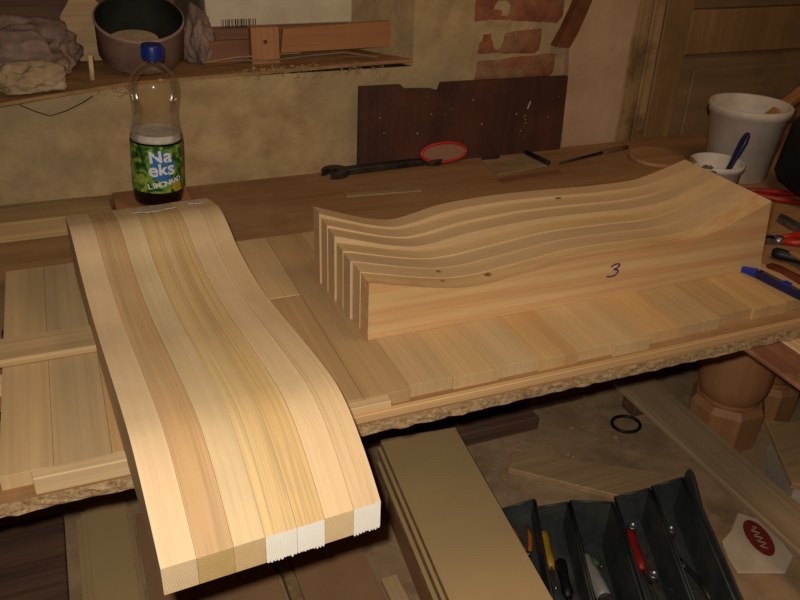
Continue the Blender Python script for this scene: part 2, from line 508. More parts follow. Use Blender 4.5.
# a ragged front edge
vs, fs = [], []
NXE = 340
xs = [-1.2 + 3.4 * i / NXE for i in range(NXE + 1)]
for z in (TOP, TOP - 0.005, TOP - 0.010, TOP - 0.015, TOP - 0.0185):
    for x in xs:
        d = noise.noise(Vector((x * 60, z * 200, 1))) * 0.0035 + noise.noise(Vector((x * 9, z * 30, 5))) * 0.002
        zz = z + (noise.noise(Vector((x * 45, 0, 7))) * 0.002 if z < TOP - 0.016 else 0)
        vs.append((x, 0.772 + (d if z != TOP else d * 0.5), zz))
for j in range(4):
    for i in range(NXE):
        k = j * (NXE + 1) + i
        fs.append((k, k + 1, k + NXE + 2, k + NXE + 1))
tb.add(vs, fs, 1)
b0 = len(tb.v)
top_back = [(x, WY - 0.023, TOP) for x in xs]
tb.v += [Vector(p) for p in top_back]
o0 = b0 - len(vs)
for i in range(NXE):
    tb.f.append([o0 + i, o0 + i + 1, b0 + i + 1, b0 + i]); tb.m.append(0); tb.sm.append(False)
b1 = len(tb.v)
tb.v += [Vector((x, WY - 0.023, TOP - 0.0185)) for x in xs]
o4 = o0 + 4 * (NXE + 1)
for i in range(NXE):
    tb.f.append([o4 + i, b1 + i, b1 + i + 1, o4 + i + 1]); tb.m.append(1); tb.sm.append(False)
    tb.f.append([b0 + i, b0 + i + 1, b1 + i + 1, b1 + i]); tb.m.append(1); tb.sm.append(False)
tb.build('worktop', [M['worktop'], M['chip']], bench)
for lx, ly in ((-0.95, 0.86), (-0.95, 1.62), (.93, 1.50), (2.05, 1.62), (2.05, 0.86)):
    MB().box(lx - 0.045, lx + 0.045, ly - 0.04, ly + 0.04, FL, TOP - 0.0185).build('leg', M['darkwood_z'], bench, bevel=0.004)
MB().box(-0.9, 2.0, 1.55, 1.585, TOP - 0.11, TOP - 0.0205).build('apron', M['darkwood'], bench, bevel=0.003)

# the glued panel lying on the bench: strips running away from the camera
panel = thing('glued_panel', (0.5, 1.06, TOP), 'wide flat pine panel glued from strips, lying under both curved moulds', 'wooden panel')
tones = [((204, 172, 126), (188, 156, 110)), ((194, 163, 118), (178, 147, 104)), ((208, 174, 124), (190, 156, 108)), ((188, 154, 108), (170, 136, 94)),
         ((200, 170, 126), (182, 152, 110)), ((206, 168, 114), (188, 148, 98))]
pw = [wood('panel_strip_wood_%d' % i, a, b, 'Y', 30 + i, 0.16, zs=0.1) for i, (a, b) in enumerate(tones)]
strip_x = [-0.132, -0.075, -0.012, 0.06, 0.14, 0.20, 0.30, 0.365, 0.43, 0.50, 0.565, 0.63, 0.69, 0.755, 0.83, 0.90, 0.97, 1.04, 1.11]
front_y = [0.795, 0.792, 0.795, 0.80, 0.80, 0.80, 0.80, 0.806, 0.803, 0.806, 0.803, 0.806, 0.80, 0.812, 0.814, 0.822, 0.818, 0.822]
order = [0, 4, 5, 3, 1, 2, 3, 1, 2, 4, 5, 2, 0, 5, 1, 3, 5, 3]
for i in range(len(strip_x) - 1):
    x0, x1 = strip_x[i], strip_x[i + 1]
    dz = random.uniform(-0.0006, 0.0)
    if i == 5:     # two boards end to end with an open joint
        MB().box(x0, x1 - 0.0006, front_y[i], 1.095, TOP, dz).build('strip', pw[3], panel, bevel=0.0006)
        MB().box(x0, x1 - 0.0006, 1.0965, 1.322, TOP, dz).build('strip', pw[0], panel, bevel=0.0006)
    else:
        MB().box(x0, x1 - 0.0003, front_y[i], 1.322, TOP, dz).build('strip', pw[order[i]], panel, bevel=0.0003)

# loose slats around the panel
o = MB().box(-0.34, -0.0075, 1.020, 1.082, 0.0005, 0.0125).build('pine_board', M['slat'], bevel=0.003)
tag(o, 'pale flat board lying across the panel left of the big mould', 'board')
o = MB().box(-0.30, -0.117, 0.985, 1.012, TOP, -0.002).build('wooden_offcut', M['slat2'], bevel=0.001)
tag(o, 'small pale offcut at the left photo edge below the crossing slat', 'wood offcut')
p = [Zp(33, 486, TOP + 0.02), Zp(135, 463, TOP + 0.02), Zp(135, 478, TOP), Zp(36, 497, TOP)]
o = MB().prism([(-0.097, 0.7750), (0.012, 0.7740), (0.012, 0.7915), (-0.099, 0.7905)], TOP, TOP + 0.023, 'Z').build('pine_board', M['slat2'], bevel=0.0008)
tag(o, 'short planed strip lying along the left front edge of the bench', 'board')
o = MB().box(0.255, 0.332, 0.7835, 0.799, TOP, -0.001).build('wooden_offcut', M['slat2'], bevel=0.001)
tag(o, 'short pale block at the front edge right of the big mould', 'wood offcut')
o = MB().box(0.24, 1.155, 0.7745, 0.783, TOP, TOP + 0.012).build('wooden_batten', wood('lip_batten', (204, 166, 116), (186, 146, 98), 'X', 50, 0.2), bevel=0.001)
tag(o, 'long thin batten running along the front edge of the bench before the panel', 'wooden batten')
o = MB().box(-0.42, 0.052, 1.478, 1.553, TOP, 0.019).build('timber_beam', M['timber'], bevel=0.003)
tag(o, 'thick raw timber lying on the bench left of the bottle', 'timber')
o = MB().box(0.056, 0.195, 1.435, 1.548, TOP, 0.030).build('wooden_block', M['redwood2'], bevel=0.002)
tag(o, 'orange wooden block under the bottle behind the big mould', 'wooden block')
o = MB().box(-0.60, 0.02, 1.60, 1.655, TOP, TOP + 0.006).build('wooden_lath', M['thin_sheet'], bevel=0.001)
tag(o, 'thin grey lath lying against the wall at the far left', 'wooden lath')

# ------------------------------------------------------------------ the big mould at the left
BW = 0.2234
mould = thing('skateboard_mould', (0.0148, 0.567, 0.0), 'large curved pine mould overhanging the front of the bench', 'wooden mould', (0, 0, 0.06))
prof = spline([(0, .034), (.02, .051), (.047, .0705), (.085, .0915), (.115, .1005), (.135, .1023), (.158, .1018), (.212, .0978), (.286, .0905), (.339, .0845), (.406, .081), (.479, .086),
               (.535, .0965), (.570, .1090), (.598, .1165), (.622, .1180), (.66, .1125), (.705, .1035)], 120)
fr = [0, .150, .308, .448, .593, .724, .864, 1.0]
mt = [((218, 188, 146), (204, 174, 132)), ((206, 170, 122), (188, 150, 104)), ((214, 188, 144), (200, 172, 128)), ((212, 182, 130), (196, 162, 110)),
      ((214, 180, 124), (196, 160, 106)), ((218, 188, 144), (204, 174, 130)), ((214, 184, 140), (200, 168, 124))]
ml = [0.08, 0.30, 0.16, 0.36, 0.42, 0.08, 0.26]
ecol = [((214, 188, 150), (178, 146, 104)), ((196, 166, 112), (142, 108, 60)), ((210, 180, 134), (158, 122, 78)), ((242, 236, 222), (214, 204, 184)),
        ((244, 238, 226), (218, 208, 190)), ((216, 186, 142), (200, 168, 124)), ((240, 234, 220), (222, 212, 194))]
ecen = [(-0.05, 0, 0.0), (0.05, 0, 0.06), (0.12, 0, -0.03), (0.06, 0, 0.02), (0.19, 0, -0.02), (0.4, 0, 0.1), (0.1, 0, -0.1)]
for i in range(7):
    u0, u1 = fr[i] * BW, fr[i + 1] * BW - 0.00035
    dz = (0.0003, -0.0003, 0.0002, 0, -0.0004, 0.0003, 0)[i]
    wm = wood('mould_strip_wood_%d' % i, mt[i][0], mt[i][1], 'Y', 60 + i, ml[i], fine=(300, 260, 380, 480, 380, 300, 460)[i],
              stain=((164, 146, 112), 7.0, 0.3), zs=0.03)
    em = endgrain('mould_end_grain_%d' % i, ecol[i][0], ecol[i][1], ecen[i], 820)
    segs = [(0.0, 0.705)] if i != 6 else [(0.0, 0.365), (0.3662, 0.705)]
    for si, (v0, v1) in enumerate(segs):
        top = [(v, z + dz + (.0005 if i == 6 and si == 0 else 0)) for v, z in prof if v0 <= v <= v1]
        if i == 6 and si == 0: top[-1] = (v1, top[-1][1])
        poly = top + [(v1, 0.0), (v0, 0.0)] if top[0][0] <= v0 + 1e-6 else [(v0, top[0][1])] + top + [(v1, 0.0), (v0, 0.0)]
        mb = MB().prism(poly, u0, u1, 'X', 0)
        for k, f in enumerate(mb.f):       # the sawn end that faces the camera
            c = [mb.v[q] for q in f]
            if len(f) == 4 and max(p.y for p in c) < v0 + 1e-5: mb.m[k] = 1
        st = mb.build('strip', [wm, em], mould, local=True)
        if si == 0 and i in (3, 4, 6):     # splinters torn out below the saw cut
            sp = MB()
            rr = random.Random(i)
            n = 9
            for k in range(n):
                ua = u0 + (u1 - u0) * k / n; ub = u0 + (u1 - u0) * (k + 1) / n
                h = rr.uniform(0.001, 0.0042)
                sp.prism([(ua, 0.001), (ub, 0.001), (ub - 0.0006, -h * 0.7), ((ua + ub) / 2, -h), (ua + 0.0004, -h * 0.5)], 0.0002, 0.0018, 'Y')
            sp.build('torn_splinters', em, st, local=True)

# ------------------------------------------------------------------ the layered mould at the right
m3 = thing('skateboard_mould', (0.71, 1.04, 0.0), 'stepped pine mould of seven planks with a blue 3 on its side', 'wooden mould')
back = spline([(.338, .124), (.384, .107), (.436, .090), (.470, .0840), (.500, .0870), (.545, .097), (.638, .104), (.757, .103), (.885, .099), (.974, .1025), (1.017, .113), (1.072, .129)], 110)
frnt = spline([(.354, .094), (.400, .082), (.447, .0705), (.488, .0630), (.529, .0610), (.596, .067), (.701, .0785), (.815, .0775), (.915, .077), (.973, .090), (1.03, .112), (1.072, .1295)], 110)
wts = [0, .24, .40, .78, .87, .94, 1.0]
ly = [1.150, 1.119, 1.088, 1.056, 1.026, 0.995, 0.963, 0.930]
tone3 = [((200, 168, 124), (186, 154, 112)), ((206, 174, 128), (192, 160, 114)), ((202, 172, 128), (186, 156, 114)), ((208, 176, 126), (192, 158, 110)),
         ((200, 170, 128), (184, 154, 114)), ((206, 174, 130), (190, 158, 114)), ((212, 176, 126), (192, 154, 104))]
kn = [None, [(.495, 1.119, .085, .006)], None, None, None, [(.486, .985, .062, .006)], [(.555, .955, .060, .008), (.478, .955, .060, .007)]]
cen = Vector((0.71, 1.04, 0.0))
xoff = [0, 0.002, -0.001, 0.002, -0.002, 0.002, -0.001]
for i in range(7):
    wgt = wts[i]
    xl = .338 + (.354 - .338) * (i + 0.5) / 7 + xoff[i] * 0.35
    top = [((1 - wgt) * b[0] + wgt * f[0], (1 - wgt) * b[1] + wgt * f[1]) for b, f in zip(back, frnt)]
    top[0] = (xl, top[0][1])
    poly = top + [(1.089, 0.0), (xl, 0.0)]
    k3 = [(a - cen.x, b - cen.y, c - cen.z, r) for a, b, c, r in (kn[i] or [])]
    MB().prism(poly, ly[i + 1] + 0.0003, ly[i], 'Y').build('plank', wood('mould_plank_wood_%d' % i, tone3[i][0], tone3[i][1], 'X', 80 + i, 0.4 if i == 6 else 0.08,
        fine=80 if i == 6 else 150, knots=k3, line_col=(176, 108, 58) if i == 6 else None), m3)
# the number written on its side in blue marker
pts = []
c3 = Yp(615, 270, 0.93)
for t in spline([(0, 0), (1, 1)], 2): pass
raw = [(-.011, .0085), (-.004, .012), (.004, .0115), (.0065, .008), (.002, .0035), (-.003, .001), (.003, .000), (.0075, -.003), (.006, -.009), (-.001, -.0125), (-.009, -.0125), (-.013, -.0105)]
tx = spline([(i, p[0]) for i, p in enumerate(raw)], 50); tz = spline([(i, p[1]) for i, p in enumerate(raw)], 50)
path = [(c3.x + a[1] * 0.95 + b[1] * 0.15, 0.9302, c3.z + b[1] * 0.85) for a, b in zip(tx, tz)]
MB().tube(path, 0.0013, 6).build('handwritten_numeral', M['navy'], m3)
q = Yp(558, 199, 1.119)
MB().tube([(q.x - .005, 1.1186, q.z - .004), (q.x - .005, 1.1186, q.z + .002), (q.x + .004, 1.1186, q.z + .002), (q.x + .005, 1.1186, q.z - .005)], 0.0012, 6).build('pencil_mark', M['ink'], m3)

# ------------------------------------------------------------------ bottle
BC = Vector((0.136, 1.485, 0.0302))
bottle = thing('drink_bottle', BC, 'half empty plastic lemonade bottle with blue cap and green label', 'bottle', (0, math.radians(3.6), 0))
bottle.scale = (0.90, 0.90, 0.855)
m, nt, bs = nodes('clear_bottle_plastic')
nt.nodes.remove(bs)
out = nt.nodes['Material Output']
tr = N(nt, 'ShaderNodeBsdfTransparent'); tr.inputs[0].default_value = (0.97, 0.95, 0.91, 1)
gl = N(nt, 'ShaderNodeBsdfGlossy'); gl.inputs['Roughness'].default_value = 0.14
fz = N(nt, 'ShaderNodeFresnel'); fz.inputs[0].default_value = 1.45
mx = N(nt, 'ShaderNodeMixShader')
ml_ = N(nt, 'ShaderNodeMath', operation='MULTIPLY'); ml_.inputs[1].default_value = 0.4
nt.links.new(fz.outputs[0], ml_.inputs[0]); nt.links.new(ml_.outputs[0], mx.inputs[0]); nt.links.new(tr.outputs[0], mx.inputs[1]); nt.links.new(gl.outputs[0], mx.inputs[2]); nt.links.new(mx.outputs[0], out.inputs[0])
M['pet'] = m
prof_b = [(.030, .003), (.043, .0), (.0485, .006), (.0505, .018), (.051, .03), (.051, .132), (.0505, .146), (.0475, .163), (.0445, .182), (.0436, .194), (.0445, .208), (.0470, .224), (.0482, .238), (.0476, .252),
          (.0440, .266), (.0360, .279), (.0250, .290), (.0165, .297), (.0135, .302), (.0135, .318)]
def smooth_prof(pr, n=5):
    outp = []
    ts = list(range(len(pr)))
    a = spline(list(zip(ts, [p[0] for p in pr])), (len(pr) - 1) * n + 1); b = spline(list(zip(ts, [p[1] for p in pr])), (len(pr) - 1) * n + 1)
    return [(x[1], y[1]) for x, y in zip(a, b)]
sp_b = smooth_prof(prof_b)
MB().lathe(sp_b, 64, cap1=False).build('bottle_body', M['pet'], bottle, local=True)
liq = [(max(r - 0.0012, 0.001), z) for r, z in sp_b if z < 0.138]
liq = [(liq[0][0], 0.004)] + [(r, max(z, 0.004)) for r, z in liq]
MB().lathe(liq, 64).build('drink', plain('dark_cola', (30, 14, 16), 0.15, var=0.05), bottle, local=True)
fo = [(r - 0.0012, z) for r, z in sp_b if 0.1385 <= z <= 0.159]
MB().lathe(fo, 64).build('foam', mottled('pale_foam', (205, 196, 182), (176, 164, 148), 60.0, rough=0.5, bs_=0.2), bottle, local=True)
cap = []
for r, z in ((.0195, .303), (.0205, .305), (.0205, .330), (.0185, .3345)): cap.append((r, z))
cb = MB().lathe(cap, 48)
for k in range(40):
    a = 2 * math.pi * k / 40
    cb.box(0.0203, 0.0212, -0.0007, 0.0007, 0.308, 0.329, 0, Matrix.Rotation(a, 4, 'Z'))
cb.build('bottle_cap', plain('cap_blue', (26, 40, 112), 0.4), bottle, local=True)
# label
m, nt, bs = nodes('green_printed_label')
v = mapped(nt)
n1 = N(nt, 'ShaderNodeTexNoise', i_Scale=38.0, i_Detail=2.5, i_Distortion=1.2)
nt.links.new(v, n1.inputs['Vector'])
col = ramp(nt, n1.outputs[0], [(0.30, lin((14, 40, 22))), (0.44, lin((36, 84, 34))), (0.54, lin((84, 124, 44))), (0.64, lin((160, 166, 58))), (0.74, lin((60, 110, 60)))])
nt.links.new(col, bs.inputs['Base Color']); bs.inputs['Roughness'].default_value = 0.35
RL = 0.0517
lb = MB().lathe([(RL, .0345), (RL, .137)], 64, cap0=False, cap1=False).build('label', m, bottle, local=True)
PH = math.atan2(-BC.y, -BC.x) + 0.14
def wrap(vs, u, z, rot, dr):
    o_ = []
    c, s_ = math.cos(rot), math.sin(rot)
    for p in vs:
        x = p.x * c - p.y * s_ + u; y = p.x * s_ + p.y * c + z
        a = PH + x / RL
        r = RL + dr + max(p.z, 0)
        o_.append((r * math.cos(a), r * math.sin(a), y))
    return o_
def patch(pts_, u, z, dr):                # a flat printed shape bent around the bottle
    bm = bmesh.new()
    f = bm.faces.new([bm.verts.new((x, y, 0)) for x, y in pts_])
    bmesh.ops.triangulate(bm, faces=[f])
    bmesh.ops.subdivide_edges(bm, edges=bm.edges, cuts=3, use_grid_fill=True)
    bmesh.ops.triangulate(bm, faces=bm.faces)
    vs = [v_.co.copy() for v_ in bm.verts]; bm.verts.index_update()
    fs = [[q_.index for q_ in f_.verts] for f_ in bm.faces]
    bm.free()
    return wrap(vs, u, z, 0, dr), fs
def blob(rx, ry, n=40, amp=0.08, sd=0):
    return [((rx * (1 + amp * math.sin(5 * t + sd) + amp * 0.6 * math.sin(9 * t + 2 * sd))) * math.cos(t), (ry * (1 + amp * math.sin(5 * t + sd))) * math.sin(t)) for t in [2 * math.pi * k / n for k in range(n)]]
lime = plain('lime_print', (112, 150, 60), 0.4); blue = plain('blue_print', (54, 112, 176), 0.4); white = plain('white_print', (226, 226, 222), 0.4); gold = plain('gold_print', (186, 150, 40), 0.4)
v_, f_ = patch(blob(.030, .040, sd=1), 0.000, .082, 0.0002); MB().add(v_, f_).build('printed_leaf', lime, lb, local=True)
v_, f_ = patch(blob(.025, .033, sd=2, amp=.06), 0.002, .092, 0.0004); MB().add(v_, f_).build('printed_splash', blue, lb, local=True)
v_, f_ = patch(blob(.011, .010, sd=3, amp=.04), 0.030, .047, 0.0003); MB().add(v_, f_).build('printed_fruit', gold, lb, local=True)
tm = MB()
for body, sz, u, z, rot, bold in (('N', .034, -.0115, .113, .10, .0011), ('a', .040, .0125, .116, -.06, .0011), ('e', .040, -.0165, .085, -.10, .0011), ('k', .033, .001, .0865, .08, .0011), ('s', .041, .0185, .0885, .12, .0011)):
    vs, fs = text_shape(body, sz, bold, 0.0002)
    tm.add(wrap(vs, u, z, rot, 0.0007), fs)
tm.build('lettering', white, lb, local=True)
tm = MB()
for k, ch in enumerate('LIMONAAD'):
    vs, fs = text_shape(ch, .0175 - 0.0003 * k, 0.0004, 0.0002)
    u = (-.030, -.0205, -.011, .001, .013, .0235, .034, .0445)[k] * .82
    tm.add(wrap(vs, u, .0555 + (k - 3.5) * 0.0019, 0.24, 0.0007), fs)
tm.build('flavour_lettering', white, lb, local=True)

# torn white paper on the back lip of the big mould
def scrap(name, px, py, z, rx, ry, mat, th=0.0008, sd=0, rot=0.0, tilt=(0, 0, 0)):
    c = Zp(px, py, z)
    pts_ = []
    rr = random.Random(sd)
    n = 16
    for k in range(n):
        t = 2 * math.pi * k / n
        q = 1 + rr.uniform(-.28, .22)
        pts_.append((rx * q * math.cos(t), ry * q * math.sin(t)))
    Mx = Matrix.Translation(c) @ Matrix.Rotation(rot, 4, 'Z') @ Matrix.Rotation(tilt[0], 4, 'X') @ Matrix.Rotation(tilt[1], 4, 'Y')
    return MB().prism(pts_, 0, th, 'Z', 0, Mx).build(name, mat)
def lip_scrap(u, v, ru, rv, sd, label):
    zz = float(np.interp(v, [p[0] for p in prof], [p[1] for p in prof])); z2 = float(np.interp(v + .01, [p[0] for p in prof], [p[1] for p in prof]))
    Mx = pmat(mould) @ Matrix.Translation((u, v, zz + .0012)) @ Matrix.Rotation(math.atan2(z2 - zz, .01), 4, 'X')
    rr = random.Random(sd)
    ps = []
    for k in range(18):
        t = 2 * math.pi * k / 18
        q = 1 + rr.uniform(-.28, .2)
        ps.append((ru * q * math.cos(t), rv * q * math.sin(t)))
    tag(MB().prism(ps, 0, .001, 'Z', 0, Mx).build('paper_scrap', M['paper']), label, 'paper scrap')
lip_scrap(.130, .664, .030, .020, 3, 'torn white paper scrap on the back lip of the big mould below the bottle')
lip_scrap(.198, .672, .013, .014, 5, 'small pale paper scrap on the back right corner of the big mould')

# ------------------------------------------------------------------ dark board leaning on the wall
pts_ = [Yp(358, 86, WY - .02), Yp(565, 75, WY - .02), Yp(558, 137.5, WY - .02), Yp(356.5, 157.5, WY - .02)]
pl = [(p.x, max(p.z, TOP)) for p in pts_]
pl[2] = (pl[2][0], TOP); pl[3] = (pl[3][0], TOP)
db = thing('wooden_board', ((pl[2][0] + pl[3][0]) / 2, WY - .026, TOP), 'dark brown board standing on the bench against the wall', 'board')
d = 0.0
x_c0, x_c1 = Yp(399, 84, WY - .02), Yp(437, 84, WY - .02)
tl, tr_ = pl[0], pl[1]
def topz(x): return tl[1] + (tr_[1] - tl[1]) * (x - tl[0]) / (tr_[0] - tl[0])
poly = [pl[3], pl[2], pl[1], (x_c1.x + .006, topz(x_c1.x)), (x_c1.x, topz(x_c1.x) - .018), (x_c1.x - .02, topz(x_c1.x) - .012), (x_c0.x + .01, topz(x_c0.x) - .010), (x_c0.x, topz(x_c0.x)), pl[0]]
sp = MB().prism(poly, WY - .034, WY - .020, 'Y')
for k in range(22):
    x = random.uniform(pl[3][0] + .02, pl[2][0] - .02); z = random.uniform(.0, .14)
    if k < 7: x = Yp(515 + k * .6, 120, WY).x + random.uniform(-.008, .008); z = .02 + k * .009
    r_ = random.uniform(.0005, .0015)
    sp.prism([(x - r_, z - r_), (x + r_ * .8, z - r_ * 1.2), (x + r_ * 1.3, z + r_ * 1.8), (x - r_ * .5, z + r_)], WY - .0346, WY - .0338, 'Y', 1)
xx = Yp(521, 100, WY).x
sp.prism([(xx - .002, .092), (xx + .001, .090), (xx + .007, .108), (xx + .005, .110)], WY - .0348, WY - .0338, 'Y', 1)
sp.build('board', [M['darkpanel'], M['speck']], db)

# ------------------------------------------------------------------ wrench and ring
def wrench_outline(L, hw, R, gap, ang):
    def head(cx, sgn):
        ptsl = []
        a0, a1 = math.radians(150), math.radians(32)
        n = 16
        for k in range(n + 1):
            t = math.radians(158) - k * math.radians(158 - 28) / n
            ptsl.append((cx + sgn * R * math.cos(math.pi - t) * 1.0, R * math.sin(t)))
        return ptsl
    up = []
    pts_ = []
    # left head (open jaw pointing to -x, turned by ang)
    def arc(cx, a_from, a_to, n, r): return [(cx + r * math.cos(a_from + (a_to - a_from) * k / n), r * math.sin(a_from + (a_to - a_from) * k / n)) for k in range(n + 1)]
    sh = math.asin(hw / R)
    g = math.asin(gap / R)
    left = arc(0, sh, math.pi - g + ang, 14, R)
    ca, sa = math.cos(math.pi + ang), math.sin(math.pi + ang)
    def rot(p): return (p[0] * ca - p[1] * sa, p[0] * sa + p[1] * ca)
    left += [rot((R * .12, -gap)), rot((-R * .12, -gap * .6)), rot((-R * .12, gap * .6)), rot((R * .12, gap))]
    left += arc(0, math.pi + g + ang, 2 * math.pi - sh, 14, R)
    R2, gp2 = R * .82, gap * .82
    sh2 = math.asin(hw / R2); g2 = math.asin(gp2 / R2)
    right = arc(L, -math.pi + sh2, -g2 + ang, 14, R2)
    ca2, sa2 = math.cos(ang), math.sin(ang)
    def rot2(p): return (L + p[0] * ca2 - p[1] * sa2, p[0] * sa2 + p[1] * ca2)
    right += [rot2((R2 * .12, -gp2)), rot2((-R2 * .12, -gp2 * .6)), rot2((-R2 * .12, gp2 * .6)), rot2((R2 * .12, gp2))]
    right += arc(L, g2 + ang, math.pi - sh2, 14, R2)
    return left + right
wa, wz = Zp(335, 172.5, TOP + .006), Zp(432, 160.5, TOP + .006)
L = (wz - wa).length
wr = thing('wrench', (wa.x, wa.y, TOP), 'dark forged open-ended wrench lying before the brown board', 'wrench', (0, 0, math.atan2(wz.y - wa.y, wz.x - wa.x)))
MB().prism(wrench_outline(L, .0125, .031, .0115, 0.45), 0.0, .014, 'Z').build('wrench_body', M['steel_dark'], wr, bevel=.0018, local=True)
MB().box(.05, L - .045, -.0065, .0065, .0138, .0152).build('raised_rib', M['steel_dark'], wr, bevel=.0006, local=True)
rc = Yp(444, 152, 1.628)
rf, rb = Zp(444.5, 163, TOP + .004), Yp(443.5, 141.5, WY - .04)
rad = 0.0575
ax = (rb - rf); tilt = math.atan2(ax.z, ax.y)
ctr = (rf + rb) / 2
ring = thing('plastic_ring', ctr, 'red plastic ring leaning on the wall at the end of the wrench', 'ring', (tilt, 0, 0))
rp = [(rad * math.cos(t), (ax.length / 2 - .003) * math.sin(t), 0) for t in [2 * math.pi * k / 64 for k in range(64)]]
MB().tube(rp, .0036, 10, closed=True).build('ring_rim', M['red_plastic'], ring, local=True)
m, nt, bs = nodes('pink_clear_film')
nt.nodes.remove(bs); out = nt.nodes['Material Output']
tr = N(nt, 'ShaderNodeBsdfTransparent'); tr.inputs[0].default_value = (0.9, 0.85, 0.82, 1)
df = N(nt, 'ShaderNodeBsdfDiffuse'); df.inputs[0].default_value = lin((190, 140, 112))
mx = N(nt, 'ShaderNodeMixShader'); mx.inputs[0].default_value = 0.4
nt.links.new(tr.outputs[0], mx.inputs[1]); nt.links.new(df.outputs[0], mx.inputs[2]); nt.links.new(mx.outputs[0], out.inputs[0])
MB().prism([(x * .95, y * .95) for x, y, z in rp], -.0005, .0005, 'Z').build('clear_film', m, ring, local=True)

# thin sheet, pencils, laths and the round board at the back of the bench
q = [Zp(466, 150, TOP), Zp(506, 141, TOP), Zp(548, 166, TOP), Zp(497, 176, TOP)]
o = MB().prism([(p.x, min(p.y, WY - .05)) for p in q], TOP, TOP + .003, 'Z').build('thin_board', M['thin_sheet'], bevel=.0006)
tag(o, 'thin greyish board lying flat before the dark brown board', 'thin board')
a, b = Zp(507, 142, TOP + .005), Zp(524, 150, TOP + .005)
mk = thing('marker_pen', (a.x, a.y, TOP), 'short dark marker pen at the wall beside the thin board', 'pen')
dv = (b - a); M4 = Matrix.Translation((a.x, min(a.y, 1.64), TOP + .009)) @ Vector((dv.x, dv.y, 0)).to_track_quat('Z', 'Y').to_matrix().to_4x4()
MB().lathe([(.004, 0), (.0055, .003), (.0055, .06), (.005, .063)], 16, 0, M4).build('barrel', M['black_rubber'], mk)
MB().lathe([(.0056, .063), (.0058, .064), (.0058, .088), (.0045, .09)], 16, 0, M4).build('pen_cap', M['steel_dark'], mk)
def stick(name, p, q, r, mat, label, cat, z):
    a, b = Zp(p[0], p[1], z), Zp(q[0], q[1], z)
    o = MB().tube([a, a.lerp(b, .3), a.lerp(b, .7), b], r, 8).build(name, mat)
    return tag(o, label, cat)
stick('pencil_stub', (482, 158.5), (499, 157), .0032, M['ink'], 'short dark pencil stub lying on the thin greyish board', 'pencil', TOP + .0065)
ch = thing('thin_file', Zp(594, 154, TOP), 'long thin dark file lying between thin board and round board', 'file')
a, b = Zp(560, 163, TOP + .004), Zp(602, 152.5, TOP + .004); c = Zp(627, 147, TOP + .004)
MB().tube([a, b], [.0026, .004], 8).build('blade', M['steel_dark'], ch)
MB().tube([b, b.lerp(c, .1), b.lerp(c, .5), c], [.004, .0062, .0070, .0055], 10).build('handle', M['darkwood'], ch)
c = Zp(657, 156, TOP + .004)
o = MB().lathe([(.066, 0), (.0675, .002), (.0675, .008), (.066, .010)], 56, 0, Matrix.Translation((c.x - .01, c.y - .01, TOP))).build('round_board', M['disc'])
tag(o, 'thin round wooden board lying flat near the white bucket', 'round board')
for (p, q, wdt, th, lab) in (((500, 182), (560, 172), .028, .004, 'dark thin offcut lying behind the middle of the stepped mould'), ((345, 196), (420, 190), .02, .003, 'thin brown offcut lying between wrench and stepped mould')):
    a, b = Zp(*p, TOP), Zp(*q, TOP)
    t = (b - a).normalized(); nrm = Vector((-t.y, t.x, 0)) * wdt / 2
    o = MB().prism([(v.x, v.y) for v in (a - nrm, b - nrm, b + nrm * .6, a + nrm)], TOP, TOP + th, 'Z').build('wooden_offcut', M['brownwood'] if th > .0035 else M['thin_sheet'], bevel=.0005)
    tag(o, lab, 'wood offcut')

# ------------------------------------------------------------------ bucket, tub, black canister
BK = Vector((1.442, 1.378, TOP))
bk = thing('bucket', BK, 'large dusty white plastic bucket standing before the old door', 'bucket')
MB().lathe([(.066, 0), (.070, .002), (.086, .149), (.0905, .151), (.0915, .167), (.088, .170), (.0845, .168), (.082, .147), (.067, .008), (.001, .006)], 56, cap1=False).build('bucket_body', M['white_plastic'], bk, local=True)
hp = []
for k in range(25):
    t = math.pi * k / 24
    hp.append((-.0925 * math.cos(t) * 1.0, -.05 * math.sin(t), .159 - .06 * math.sin(t)))
hp = [Matrix.Rotation(math.radians(150), 4, 'Z') @ Vector(p) for p in hp]
MB().tube(hp, .0022, 8).build('wire_handle', M['steel_dark'], bk, local=True)
a = Yp(776, 112, 1.378); b = Yp(812, 84, 1.40)
dv = (b - a).normalized()
st0 = a - dv * .04
o = MB()
Mq = Matrix.Translation(st0) @ dv.to_track_quat('Z', 'Y').to_matrix().to_4x4()
o.box(-.013, .013, -.008, .008, 0, .26, 0, Mq)
tag(o.build('wooden_stick', M['tan_handle'], bevel=.002), 'wooden stirring stick standing in the white bucket', 'stick')
TB = Vector((1.302, 1.298, TOP))
tub = thing('plastic_tub', TB, 'small open white tub with a blue pen in it', 'tub')
MB().lathe([(.044, 0), (.048, .002), (.0535, .060), (.0575, .061), (.058, .073), (.055, .074), (.0525, .072), (.045, .006), (.001, .005)], 48, cap1=False).build('tub_body', M['white_tub'], tub, local=True)
sm = MB()
for k in range(9):
    t = math.radians(150 + 9 * k)
    c = Vector((.0565 * math.cos(t), .0565 * math.sin(t), .069 + random.uniform(-.006, .005)))
    sm.lathe([(.001, -.004), (.006, -.002), (.007, .001), (.001, .005)], 10, 0, Matrix.Translation(c))
sm.build('dried_glue', M['rubble'], tub, local=True)
a = Yp(728, 170, 1.295); b = Yp(744, 141, 1.29)
dv = (b - a).normalized()
pen = thing('paint_brush', a - dv * .032, 'dark blue handled brush standing in the small tub', 'brush')
Mq = Matrix.Translation(a - dv * .032) @ dv.to_track_quat('Z', 'Y').to_matrix().to_4x4() @ Matrix.Diagonal((1, .6, 1, 1))
MB().lathe([(.006, 0), (.0075, .01), (.0085, .05), (.0115, .085), (.012, .10), (.009, .115), (.003, .121)], 20, 0, Mq).build('handle', M['blue_dark'], pen)
